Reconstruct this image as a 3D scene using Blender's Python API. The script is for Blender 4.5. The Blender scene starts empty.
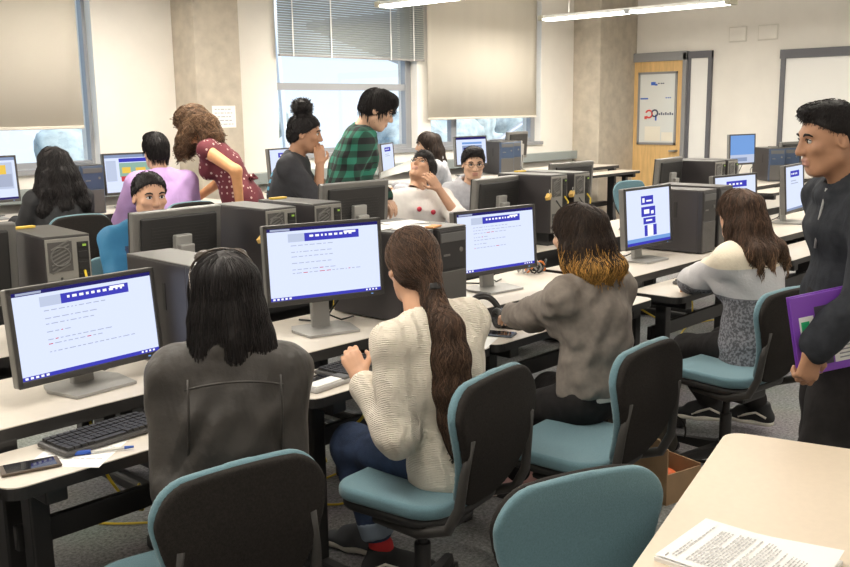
import bpy, bmesh, math, random
import numpy as np
from mathutils import Vector, Matrix
random.seed(7)
NR = np.random.RandomState(11)
SC = bpy.context.scene
COL = SC.collection
PI = math.pi
def rad(a): return math.radians(a)
def V(*a): return np.array(a, dtype=float)
def unit(v):
    v = np.asarray(v, float); n = np.linalg.norm(v)
    return v / n if n > 1e-9 else v
def rx(a): c, s = math.cos(a), math.sin(a); return np.array([[1,0,0],[0,c,-s],[0,s,c]])
def ry(a): c, s = math.cos(a), math.sin(a); return np.array([[c,0,s],[0,1,0],[-s,0,c]])
def rz(a): c, s = math.cos(a), math.sin(a); return np.array([[c,-s,0],[s,c,0],[0,0,1]])

# ------------------------------------------------------------------ objects
def tag(o, label=None, cat=None, group=None, kind=None):
    if label: o['label'] = label
    if cat: o['category'] = cat
    if group: o['group'] = group
    if kind: o['kind'] = kind
    return o
def empty(name, loc, rot=0, label=None, cat=None, group=None):
    o = bpy.data.objects.new(name, None); COL.objects.link(o)
    o.empty_display_size = .1
    o.location = loc; o.rotation_euler = (0, 0, rot)
    return tag(o, label, cat, group)
def copy_tree(o, parent=None):
    kids = [c for c in o.children]
    c = o.copy(); COL.objects.link(c)
    if parent: c.parent = parent
    for k in kids: copy_tree(k, c)
    return c
def place(proto, first, loc, rot, label, group=None, cat=None):
    """the first time move the thing itself, then copies of it and of its parts"""
    o = proto if first else copy_tree(proto)
    o.location = loc; o.rotation_euler = (0, 0, rot)
    o['label'] = label
    if group: o['group'] = group
    return o

# ------------------------------------------------------------------ materials
MATS = {}
def nodes_of(m):
    m.use_nodes = True
    return m.node_tree, m.node_tree.nodes['Principled BSDF']
def mat(name, col, rough=.6, metal=0., spec=.5, emit=None, estr=1., bump=0., bscale=200., var=0., vscale=20., alpha=1., trans=0., sheen=0., stretch=None, fold=0., fscale=6.5):
    if name in MATS: return MATS[name]
    m = bpy.data.materials.new(name); nt, b = nodes_of(m); MATS[name] = m
    N, L = nt.nodes.new, nt.links.new
    b.inputs['Base Color'].default_value = (*col, 1)
    b.inputs['Roughness'].default_value = rough
    b.inputs['Metallic'].default_value = metal
    b.inputs['Specular IOR Level'].default_value = spec
    if sheen: b.inputs['Sheen Weight'].default_value = sheen
    if trans: b.inputs['Transmission Weight'].default_value = trans
    if emit:
        b.inputs['Emission Color'].default_value = (*emit, 1); b.inputs['Emission Strength'].default_value = estr
    co = None
    if bump or var or fold:
        tc = N('ShaderNodeTexCoord'); co = tc.outputs['Object']
        if stretch:
            mp = N('ShaderNodeMapping'); mp.inputs['Scale'].default_value = stretch
            L(co, mp.inputs['Vector']); co = mp.outputs['Vector']
    if bump:
        n = N('ShaderNodeTexNoise'); n.inputs['Scale'].default_value = bscale; n.inputs['Detail'].default_value = 3
        L(co, n.inputs['Vector'])
        bp = N('ShaderNodeBump'); bp.inputs['Strength'].default_value = bump; bp.inputs['Distance'].default_value = .004
        L(n.outputs['Fac'], bp.inputs['Height']); L(bp.outputs['Normal'], b.inputs['Normal'])
    if fold:
        n = N('ShaderNodeTexNoise'); n.inputs['Scale'].default_value = fscale; n.inputs['Detail'].default_value = 3; n.inputs['Distortion'].default_value = .35
        mpf = N('ShaderNodeMapping'); mpf.inputs['Scale'].default_value = (1.3, 1.3, .75); mpf.inputs['Rotation'].default_value = (.5, .6, .3); L(tc.outputs['Object'], mpf.inputs['Vector']); L(mpf.outputs[0], n.inputs['Vector'])
        b2 = N('ShaderNodeBump'); b2.inputs['Strength'].default_value = fold; b2.inputs['Distance'].default_value = .035
        L(n.outputs['Fac'], b2.inputs['Height']); L(b2.outputs['Normal'], b.inputs['Normal'])
        if bump: L(bp.outputs['Normal'], b2.inputs['Normal'])
    if var:
        n = N('ShaderNodeTexNoise'); n.inputs['Scale'].default_value = vscale; n.inputs['Detail'].default_value = 4
        L(co, n.inputs['Vector'])
        mx = N('ShaderNodeMix'); mx.data_type = 'RGBA'
        lo = tuple(max(0, c * (1 - var)) for c in col); hi = tuple(min(1, c * (1 + var)) for c in col)
        mx.inputs[6].default_value = (*lo, 1); mx.inputs[7].default_value = (*hi, 1)
        cr = N('ShaderNodeMapRange'); cr.inputs[1].default_value = .3; cr.inputs[2].default_value = .7
        L(n.outputs['Fac'], cr.inputs[0]); L(cr.outputs[0], mx.inputs[0]); L(mx.outputs[2], b.inputs['Base Color'])
    return m
def emat(name, col, s=1.):
    if name in MATS: return MATS[name]
    m = bpy.data.materials.new(name); m.use_nodes = True; MATS[name] = m
    nt = m.node_tree; nt.nodes.clear()
    e = nt.nodes.new('ShaderNodeEmission'); e.inputs[0].default_value = (*col, 1); e.inputs[1].default_value = s
    o = nt.nodes.new('ShaderNodeOutputMaterial'); nt.links.new(e.outputs[0], o.inputs[0])
    return m

# ------------------------------------------------------------------ polygon builder
class MB:
    def __init__(self): self.v = []; self.f = []; self.m = []
    def add(self, vs, fs, mi=0, M=None):
        o = len(self.v)
        for p in vs:
            if M is not None: p = M @ Vector(p)
            self.v.append(tuple(p))
        for f in fs: self.f.append(tuple(i + o for i in f)); self.m.append(mi)
        return self
    def box(self, c, s, mi=0, R=None, bev=0., seg=2):
        x, y, z = s[0] / 2, s[1] / 2, s[2] / 2
        if bev:
            bm = bmesh.new(); bmesh.ops.create_cube(bm, size=1)
            for v in bm.verts: v.co = (v.co.x * s[0], v.co.y * s[1], v.co.z * s[2])
            bmesh.ops.bevel(bm, geom=bm.edges[:], offset=min(bev, .49 * min(s)), segments=seg, affect='EDGES', profile=.5)
            bm.verts.index_update()
            vs = [v.co.copy() for v in bm.verts]; fs = [[v.index for v in f.verts] for f in bm.faces]; bm.free()
        else:
            vs = [Vector(p) for p in ((-x,-y,-z),(x,-y,-z),(x,y,-z),(-x,y,-z),(-x,-y,z),(x,-y,z),(x,y,z),(-x,y,z))]
            fs = [(0,3,2,1),(4,5,6,7),(0,1,5,4),(1,2,6,5),(2,3,7,6),(3,0,4,7)]
        M = Matrix.Translation(Vector(c))
        if R is not None: M = M @ (R if len(R) == 4 else Matrix(R).to_4x4())
        return self.add(vs, fs, mi, M)
    def bb(self, x0, x1, y0, y1, z0, z1, mi=0, bev=0.):
        return self.box(((x0+x1)/2, (y0+y1)/2, (z0+z1)/2), (x1-x0, y1-y0, z1-z0), mi, None, bev)
    def tube(self, pts, r, n=8, mi=0, cap=True):
        P = [Vector(p) for p in pts]; k = len(P)
        rs = r if hasattr(r, '__len__') else [r] * k
        vs, fs = [], []
        up = None
        for i in range(k):
            t = (P[min(i+1, k-1)] - P[max(i-1, 0)])
            t = t.normalized() if t.length > 1e-9 else Vector((0,0,1))
            if up is None:
                a = Vector((0,0,1)) if abs(t.z) < .9 else Vector((1,0,0))
                up = (a - t * a.dot(t)).normalized()
            else:
                up = up - t * up.dot(t)
                up = up.normalized() if up.length > 1e-6 else t.orthogonal().normalized()
            w = t.cross(up)
            for j in range(n):
                a = 2 * PI * j / n
                vs.append(P[i] + (up * math.cos(a) + w * math.sin(a)) * rs[i])
        for i in range(k - 1):
            for j in range(n):
                a, b = i * n + j, i * n + (j + 1) % n
                fs.append((a, b, b + n, a + n))
        if cap and n > 2:
            fs.append(tuple(range(n - 1, -1, -1))); fs.append(tuple((k - 1) * n + j for j in range(n)))
        return self.add(vs, fs, mi)
    def cyl(self, p, q, r, r2=None, n=16, mi=0):
        return self.tube([p, q], [r, r if r2 is None else r2], n, mi)
    def prism(self, outline, z0, z1, mi=0, mtop=None):
        n = len(outline)
        vs = [(x, y, z0) for x, y in outline] + [(x, y, z1) for x, y in outline]
        o = len(self.v); self.add(vs, [], mi)
        for i in range(n):
            j = (i + 1) % n
            self.f.append((o+i, o+j, o+n+j, o+n+i)); self.m.append(mi)
        self.f.append(tuple(o+n-1-i for i in range(n))); self.m.append(mi)
        self.f.append(tuple(o+n+i for i in range(n))); self.m.append(mi if mtop is None else mtop)
        return self
    def lathe(self, prof, n=24, mi=0, c=(0,0,0)):
        vs, fs = [], []
        k = len(prof)
        for r, z in prof:
            for j in range(n):
                a = 2*PI*j/n; vs.append((c[0]+r*math.cos(a), c[1]+r*math.sin(a), c[2]+z))
        for i in range(k-1):
            for j in range(n):
                a, b = i*n+j, i*n+(j+1) % n
                fs.append((a, b, b+n, a+n))
        fs.append(tuple(range(n-1, -1, -1))); fs.append(tuple((k-1)*n+j for j in range(n)))
        return self.add(vs, fs, mi)
    def ball(self, c, r, mi=0, nu=12, nv=8, R=None):
        r = r if hasattr(r, '__len__') else (r, r, r)
        vs, fs = [], []
        for i in range(nv+1):
            t = PI*i/nv
            for j in range(nu):
                p = 2*PI*j/nu
                q = np.array([r[0]*math.sin(t)*math.cos(p), r[1]*math.sin(t)*math.sin(p), r[2]*math.cos(t)])
                if R is not None: q = R @ q
                vs.append((c[0]+q[0], c[1]+q[1], c[2]+q[2]))
        for i in range(nv):
            for j in range(nu):
                a, b = i*nu+j, i*nu+(j+1) % nu
                fs.append((a, a+nu, b+nu, b))
        return self.add(vs, fs, mi)
    def build(self, name, mats, parent=None, smooth=False):
        me = bpy.data.meshes.new(name)
        me.from_pydata(self.v, [], self.f)
        mats = mats if isinstance(mats, (list, tuple)) else [mats]
        for m in mats: me.materials.append(m)
        me.polygons.foreach_set('material_index', self.m)
        if smooth: me.polygons.foreach_set('use_smooth', [True] * len(self.f))
        me.validate(); me.update()
        if smooth == 'auto':
            me.set_sharp_from_angle(angle=rad(35))
        o = bpy.data.objects.new(name, me); COL.objects.link(o)
        if parent: o.parent = parent
        return o

# ------------------------------------------------------------------ implicit surfaces
def surface_nets(f, lo, h):
    s = f < 0
    nx, ny, nz = f.shape
    cs = (nx-1, ny-1, nz-1)
    acc = np.zeros(cs + (3,), np.float32); cnt = np.zeros(cs, np.float32)
    g = np.stack(np.meshgrid(np.arange(nx), np.arange(ny), np.arange(nz), indexing='ij'), -1) if False else None
    quads = []
    any_in = s[:-1,:-1,:-1] | s[1:,:-1,:-1] | s[:-1,1:,:-1] | s[:-1,:-1,1:] | s[1:,1:,:-1] | s[1:,:-1,1:] | s[:-1,1:,1:] | s[1:,1:,1:]
    all_in = s[:-1,:-1,:-1] & s[1:,:-1,:-1] & s[:-1,1:,:-1] & s[:-1,:-1,1:] & s[1:,1:,:-1] & s[1:,:-1,1:] & s[:-1,1:,1:] & s[1:,1:,1:]
    act = any_in & ~all_in
    idx = np.full(cs, -1, np.int64)
    ci = np.argwhere(act)
    idx[act] = np.arange(len(ci))
    n = len(ci)
    P = np.zeros((n, 3)); K = np.zeros(n)
    cx, cy, cz = ci[:,0], ci[:,1], ci[:,2]
    for ax in range(3):
        o1, o2 = [(1,2),(0,2),(0,1)][ax]
        for d1 in (0, 1):
            for d2 in (0, 1):
                off = [0,0,0]; off[o1] = d1; off[o2] = d2
                a = f[cx+off[0], cy+off[1], cz+off[2]]
                off2 = off[:]; off2[ax] = 1
                b = f[cx+off2[0], cy+off2[1], cz+off2[2]]
                m = (a < 0) != (b < 0)
                t = np.where(m, a / np.where(m, a - b, 1), 0)
                p = np.zeros((n, 3)); p[:, ax] = t; p[:, o1] = d1; p[:, o2] = d2
                P[m] += p[m]; K[m] += 1
    P = (P / np.maximum(K, 1)[:, None] + ci) * h + np.asarray(lo)
    for ax in range(3):
        sl = [slice(0, -1) if i == ax else slice(1, -1) for i in range(3)]
        sh = [slice(1, None) if i == ax else slice(1, -1) for i in range(3)]
        A, B = s[tuple(sl)], s[tuple(sh)]
        e = np.argwhere(A != B)
        if not len(e): continue
        inside = A[e[:,0], e[:,1], e[:,2]]
        o1, o2 = [(1,2),(2,0),(0,1)][ax]
        base = e.copy()
        for i in range(3):
            if i != ax: base[:, i] += 1
        def q(d1, d2):
            c = base.copy(); c[:, o1] += d1; c[:, o2] += d2
            return idx[c[:,0], c[:,1], c[:,2]]
        Q = np.stack([q(-1,-1), q(0,-1), q(0,0), q(-1,0)], 1)
        Q[~inside] = Q[~inside][:, ::-1]
        quads.append(Q)
    Q = np.concatenate(quads) if quads else np.zeros((0,4), int)
    Q = Q[(Q >= 0).all(1)]
    return P, Q

class SDF:
    def __init__(self, lo, hi, h):
        self.lo = np.asarray(lo, float); self.h = h
        n = np.ceil((np.asarray(hi) - self.lo) / h).astype(int) + 1
        self.ax = [self.lo[i] + h * np.arange(n[i]) for i in range(3)]
        self.f = np.full(n, .3, np.float32)
    def win(self, lo, hi):
        s = []
        for i in range(3):
            a = int(max(0, math.floor((lo[i] - self.lo[i]) / self.h))); b = int(min(len(self.ax[i]), math.ceil((hi[i] - self.lo[i]) / self.h) + 1))
            if b <= a: return None, None
            s.append(slice(a, b))
        return tuple(s), np.meshgrid(self.ax[0][s[0]], self.ax[1][s[1]], self.ax[2][s[2]], indexing='ij', sparse=True)
    def comb(self, sl, d, k, op):
        a = self.f[sl]; d = d.astype(np.float32)
        if op == 'sub': d = -d; a2 = -a; d2 = -d; 
        if op == 'sub':
            # max(a, -prim)
            if k > 0:
                hh = np.maximum(k - np.abs(a - d), 0) / k; self.f[sl] = np.maximum(a, d) + hh*hh*k*.25
            else: self.f[sl] = np.maximum(a, d)
        else:
            if k > 0:
                hh = np.maximum(k - np.abs(a - d), 0) / k; self.f[sl] = np.minimum(a, d) - hh*hh*k*.25
            else: self.f[sl] = np.minimum(a, d)
    def cap(self, p, q, r1, r2=None, k=.02, op='add'):
        p, q = np.asarray(p, float), np.asarray(q, float); r2 = r1 if r2 is None else r2
        m = max(r1, r2) + k + 3 * self.h
        sl, G = self.win(np.minimum(p, q) - m, np.maximum(p, q) + m)
        if sl is None: return self
        d = q - p; L2 = max(d @ d, 1e-12)
        X, Y, Z = G[0] - p[0], G[1] - p[1], G[2] - p[2]
        t = np.clip((X*d[0] + Y*d[1] + Z*d[2]) / L2, 0, 1)
        D = np.sqrt((X - t*d[0])**2 + (Y - t*d[1])**2 + (Z - t*d[2])**2) - (r1 + (r2 - r1) * t)
        self.comb(sl, D, k, op); return self
    def cap2(self, p, q, ra, rb, side, k=.03, op='add'):
        """elliptic capsule: (side radius, depth radius) at each end"""
        p, q = np.asarray(p, float), np.asarray(q, float)
        if np.linalg.norm(q - p) < 1e-5: q = p + V(0, 0, 1e-4)
        m = max(max(ra), max(rb)) + k + 3 * self.h
        sl, G = self.win(np.minimum(p, q) - m, np.maximum(p, q) + m)
        if sl is None: return self
        d = q - p; L2 = max(d @ d, 1e-12); ad = unit(d)
        sv = unit(np.asarray(side, float) - ad * (np.asarray(side, float) @ ad)); nv = np.cross(ad, sv)
        X, Y, Z = G[0] - p[0], G[1] - p[1], G[2] - p[2]
        t = np.clip((X*d[0] + Y*d[1] + Z*d[2]) / L2, 0, 1)
        X, Y, Z = X - t*d[0], Y - t*d[1], Z - t*d[2]
        rs = ra[0] + (rb[0]-ra[0])*t; rn = ra[1] + (rb[1]-ra[1])*t; rm = np.minimum(rs, rn)
        a = X*sv[0]+Y*sv[1]+Z*sv[2]; b = X*nv[0]+Y*nv[1]+Z*nv[2]; c = X*ad[0]+Y*ad[1]+Z*ad[2]
        D = (np.sqrt((a/rs)**2 + (b/rn)**2 + (c/rm)**2) - 1) * rm
        self.comb(sl, D, k, op); return self
    def ell(self, c, r, R=None, k=.02, op='add'):
        c = np.asarray(c, float); m = max(r) + k + 3 * self.h
        sl, G = self.win(c - m, c + m)
        if sl is None: return self
        X, Y, Z = G[0]-c[0], G[1]-c[1], G[2]-c[2]
        if R is not None:
            X, Y, Z = (R[0,0]*X+R[1,0]*Y+R[2,0]*Z, R[0,1]*X+R[1,1]*Y+R[2,1]*Z, R[0,2]*X+R[1,2]*Y+R[2,2]*Z)
        k0 = np.sqrt((X/r[0])**2+(Y/r[1])**2+(Z/r[2])**2); k1 = np.sqrt((X/r[0]**2)**2+(Y/r[1]**2)**2+(Z/r[2]**2)**2)
        D = k0*(k0-1)/np.maximum(k1, 1e-6)
        self.comb(sl, D, k, op); return self
    def plane(self, p0, n, k=.0):
        """remove everything on the side n points to"""
        n = unit(n); X, Y, Z = np.meshgrid(*self.ax, indexing='ij', sparse=True)
        d = (X-p0[0])*n[0] + (Y-p0[1])*n[1] + (Z-p0[2])*n[2]
        if k > 0:
            hh = np.maximum(k - np.abs(self.f - d), 0) / k; self.f = (np.maximum(self.f, d) + hh*hh*k*.25).astype(np.float32)
        else: self.f = np.maximum(self.f, d).astype(np.float32)
        return self
    def func(self, fn, k=0, op='add'):
        X, Y, Z = np.meshgrid(*self.ax, indexing='ij', sparse=True)
        sl = (slice(None),) * 3
        self.comb(sl, np.broadcast_to(fn(X, Y, Z), self.f.shape), k, op); return self
    def waves(self, amp, freq, seed=0, n=5, stretch=(1,1,1)):
        r = np.random.RandomState(seed); X, Y, Z = np.meshgrid(*self.ax, indexing='ij', sparse=True)
        w = 0
        for i in range(n):
            d = unit(r.randn(3)) * np.asarray(stretch); fr = freq * r.uniform(.6, 1.6)
            w = w + np.sin((X*d[0]+Y*d[1]+Z*d[2])*fr + r.uniform(0, 6.28) + 1.3*np.sin((X*d[1]-Y*d[2]+Z*d[0])*fr*.6 + r.uniform(0, 6)))
        self.f = (self.f + amp * w / math.sqrt(n)).astype(np.float32); return self
    def mesh(self): return surface_nets(self.f, self.lo, self.h)

class Acc:
    """collects numpy surfaces into one mesh"""
    def __init__(self): self.V = []; self.F = []; self.M = []; self.n = 0; self.mb = MB()
    def add(self, P, Q, mi=0):
        self.V.append(P); self.F.append(Q + self.n); self.n += len(P)
        self.M.append(np.full(len(Q), mi) if np.isscalar(mi) else mi)
        return self
    def build(self, name, mats, parent=None):
        P = np.concatenate(self.V) if self.V else np.zeros((0,3)); Q = np.concatenate(self.F) if self.F else np.zeros((0,4), int)
        M = np.concatenate(self.M) if self.M else np.zeros(0, int)
        mb = self.mb
        loops = [Q.reshape(-1)]; tot = [np.full(len(Q), 4)]; mi = [M]
        if mb.v:
            P = np.concatenate([P, np.array(mb.v)]) if len(P) else np.array(mb.v)
            loops.append(np.array([i + self.n for f in mb.f for i in f])); tot.append(np.array([len(f) for f in mb.f])); mi.append(np.array(mb.m))
        loops = np.concatenate(loops).astype(np.int32); tot = np.concatenate(tot).astype(np.int32); mi = np.concatenate(mi).astype(np.int32)
        me = bpy.data.meshes.new(name)
        me.vertices.add(len(P)); me.vertices.foreach_set('co', np.ascontiguousarray(P, np.float32).reshape(-1))
        me.loops.add(len(loops)); me.loops.foreach_set('vertex_index', loops)
        me.polygons.add(len(tot)); me.polygons.foreach_set('loop_start', np.concatenate([[0], np.cumsum(tot)[:-1]]).astype(np.int32))
        for m in (mats if isinstance(mats, (list, tuple)) else [mats]): me.materials.append(m)
        me.update(calc_edges=True)
        me.polygons.foreach_set('material_index', mi); me.polygons.foreach_set('use_smooth', np.ones(len(tot), bool))
        me.validate(); me.update()
        o = bpy.data.objects.new(name, me); COL.objects.link(o)
        if parent: o.parent = parent
        return o
def sdf_obj(s, name, mats, parent=None):
    return Acc().add(*s.mesh()).build(name, mats, parent)
# ================================================================== PEOPLE
def ik(a, t, l1, l2, pole):
    a, t, pole = map(lambda x: np.asarray(x, float), (a, t, pole))
    d = t - a; L = np.linalg.norm(d); Lm = (l1 + l2) * .995
    if L > Lm: d = d / L * Lm; L = Lm; t = a + d
    x = (l1*l1 - l2*l2 + L*L) / (2*L); y = math.sqrt(max(l1*l1 - x*x, 0))
    u = d / L; pv = unit(pole - u * (pole @ u))
    return a + u*x + pv*y, t

def hand_into(acc, w, d, n, sgn, curl, s=1., h=.0035, mi=0, spread=1.):
    """palm, four fingers and a thumb grown as one surface; n points out of the palm, sgn picks the thumb's side"""
    w = np.asarray(w, float); d = unit(d); n = unit(np.asarray(n, float) - d * (np.asarray(n, float) @ d)); u = np.cross(d, n) * sgn
    pts = []; caps = []
    kn = w + d * .085 * s
    cu = curl if hasattr(curl, '__len__') else [curl] * 4
    for i, (o, L) in enumerate(((.028, .072), (.0095, .080), (-.0095, .074), (-.027, .058))):
        b = kn + u*o*s + d*(.004, .008, .004, -.006)[i]*s
        a = 0; p = b; dd = unit(d + u * o * 2.2 * spread)
        for j, (fr, an) in enumerate(((.46, 62), (.31, 75), (.23, 45))):
            a += rad(an) * cu[i]
            q = p + (dd * math.cos(a) + n * math.sin(a)) * L * fr * s
            caps.append((p, q, (.0092, .0083, .0075)[j]*s, (.0083, .0075, .0066)[j]*s)); p = q
        caps.append((w + d*.03*s + u*o*.75*s, b, .012*s, .0105*s))
    c = cu[0]
    tb = w + d*.022*s + u*.026*s
    t1 = tb + unit(d*.65 + u*.75 + n*.25)*.040*s
    t2 = t1 + unit(d*(.85-.2*c) + u*(.40-.35*c) + n*(.2+.6*c))*.033*s
    t3 = t2 + unit(d*(.9-.4*c) + u*(.12-.5*c) + n*(.2+.7*c))*.026*s
    caps += [(tb, t1, .0145*s, .0105*s), (t1, t2, .0105*s, .0092*s), (t2, t3, .0092*s, .0075*s)]
    allp = np.array([x for c_ in caps for x in c_[:2]] + [w - d*.03])
    S = SDF(allp.min(0) - .025, allp.max(0) + .025, h)
    S.cap2(w - d*.025*s, w + d*.012*s, (.029*s, .021*s), (.030*s, .018*s), u, .01)
    S.cap2(w + d*.012*s, kn - d*.006*s, (.032*s, .0165*s), (.040*s, .0135*s), u, .012)
    for p, q, a, b in caps: S.cap(p, q, a, b, .006*s)
    acc.add(*S.mesh(), mi)

def head_into(acc, c, R, s=1., h=.0055, face=True, jaw=1., brow=True, mouth=0.):
    """head and neck stump; R turns head axes (x right, y face, z crown) into the person's; material slots: skin, lips, brows, eye white, iris"""
    S = SDF((-.11, -.14, -.17), (.11, .16, .15), h / s)
    S.ell((0, -.012, .028), (.074, .096, .086), k=.0)
    S.ell((0, .022, -.032), (.0615*jaw, .068, .088), k=.03)
    S.cap2((-.016, .052, -.094), (.016, .052, -.094), (.02, .02), (.02, .02), (0, 0, 1), .03)
    S.cap((-.048*jaw, -.002, -.062), (-.014, .058, -.098), .021, .016, .025); S.cap((.048*jaw, -.002, -.062), (.014, .058, -.098), .021, .016, .025)
    if face:
        S.cap((-.034, .074, .024), (.034, .074, .024), .0125, None, .02)
        S.ell((-.042, .064, -.022), (.022, .02, .017), k=.02); S.ell((.042, .064, -.022), (.022, .02, .017), k=.02)
        for sx in (-1, 1): S.ell((sx*.031, .0955, .004), (.017, .014, .011), k=.012, op='sub')
        S.cap((0, .088, .012), (0, .106, -.030), .0075, .0125, .012); S.cap((-.010, .096, -.033), (.010, .096, -.033), .0095, None, .008)
        S.cap2((-.016, .0875, -.0605), (.016, .0875, -.0605), (.0075, .0075), (.0075, .0075), (0, 0, 1), .006)
        S.cap2((-.013, .0865, -.0725), (.013, .0865, -.0725), (.008, .008), (.008, .008), (0, 0, 1), .006)
        S.cap((-.022, .096, -.0665), (.022, .096, -.0665), .004 + mouth*.006, None, .004, 'sub')
    for sx in (-1, 1):
        S.ell((sx*.075, -.012, -.008), (.009, .020, .031), ry(rad(-14*sx)) @ rx(rad(-12)), .006)
        S.ell((sx*.083, -.006, -.006), (.006, .011, .018), None, .004, 'sub')
    S.cap((0, -.028, -.05), (0, -.045, -.165), .054, .056, .03)
    P, Q = S.mesh()
    cen = P[Q].mean(1); mi = np.zeros(len(Q), int)
    if face:
        lips = (np.abs(cen[:,0]) < .0235 - .25*np.abs(cen[:,2] + .0665)) & (np.abs(cen[:,2] + .0665) < .0135) & (cen[:,1] > .078)
        mi[lips] = 1
    acc.add((P * s) @ R.T + c, Q, mi)
    if face:
        M = lambda p: np.asarray(c) + R @ (np.asarray(p) * s)
        for sx in (-1, 1):
            acc.mb.ball(M((sx*.031, .0795, .004)), (.0150*s, .0080*s, .0085*s), 3, 10, 8, R)
            acc.mb.ball(M((sx*.031, .0850, .004)), (.0066*s, .0040*s, .0066*s), 4, 10, 6, R)
            acc.mb.tube([M((sx*.016, .0905, .022)), M((sx*.030, .0915, .0285)), M((sx*.044, .084, .026)), M((sx*.052, .076, .019))], [.0030*s, .0042*s, .0036*s, .002*s], 6, 2)
            acc.mb.tube([M((sx*.017, .0860, .0065)), M((sx*.031, .0895, .0135)), M((sx*.047, .0800, .006))], [.0016*s, .0024*s, .0016*s], 5, 2)

def shoe_obj(name, foot, d, parent, mats, s=1., style='plain'):
    """foot: ankle joint; d: toe direction, heel on the floor below the ankle"""
    d = unit(V(d[0], d[1], d[2] if len(d) > 2 else 0)); side = unit(np.cross(d, (0, 0, 1))); up = np.cross(side, d)
    R = np.stack([side, d, up], 1)
    A = Acc()
    S = SDF((-.07, -.12, -.10), (.07, .24, .09), .006)
    S.cap2((0, -.045, -.045), (0, .07, -.045), (.036, .03), (.044, .028), (1, 0, 0), .02)
    S.cap2((0, .07, -.048), (0, .165, -.056), (.045, .027), (.036, .02), (1, 0, 0), .03)
    S.cap((0, -.03, -.03), (0, -.015, .018), .036, .040, .03)
    S.cap((0, .0, .0), (0, .09, -.03), .034, .03, .03)
    S.plane((0, 0, .035), (0, 0, 1), .01); S.plane((0, 0, -.062), (0, 0, -1), 0)
    P, Q = S.mesh(); A.add(P @ R.T + foot, Q, 0)
    up_ = A.build(name, mats[0], parent)
    B = SDF((-.07, -.12, -.11), (.07, .24, -.04), .006)
    B.cap2((0, -.045, -.07), (0, .06, -.07), (.040, .03), (.048, .03), (1, 0, 0), .02); B.cap2((0, .06, -.07), (0, .168, -.07), (.049, .03), (.041, .03), (1, 0, 0), .02)
    B.plane((0, 0, -.056), (0, 0, 1), .006); B.plane((0, 0, -.08), (0, 0, -1), .004)
    P, Q = B.mesh(); Acc().add(P @ R.T + foot, Q, 0).build('sole', mats[1], up_)
    if style == 'stripe':
        m = MB()
        for sx in (-1, 1):
            pts = [V(sx*.040, -.05, -.035), V(sx*.047, .0, -.012), V(sx*.052, .04, -.026), V(sx*.050, .085, -.048)]
            m.tube([R @ p + foot for p in pts], .006, 6)
        m.build('side_stripe', mats[1], up_, True)
    if style in ('stripe', 'lace'):
        m = MB()
        for i in range(4):
            y = .035 + .024*i; z = .012 - .012*i
            m.tube([R @ V(-.022, y, z - .004) + foot, R @ V(0, y, z + .010) + foot, R @ V(.022, y, z - .004) + foot], .004, 6)
        m.build('laces', mats[1] if style == 'stripe' else mats[2], up_, True)
    return up_

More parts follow.
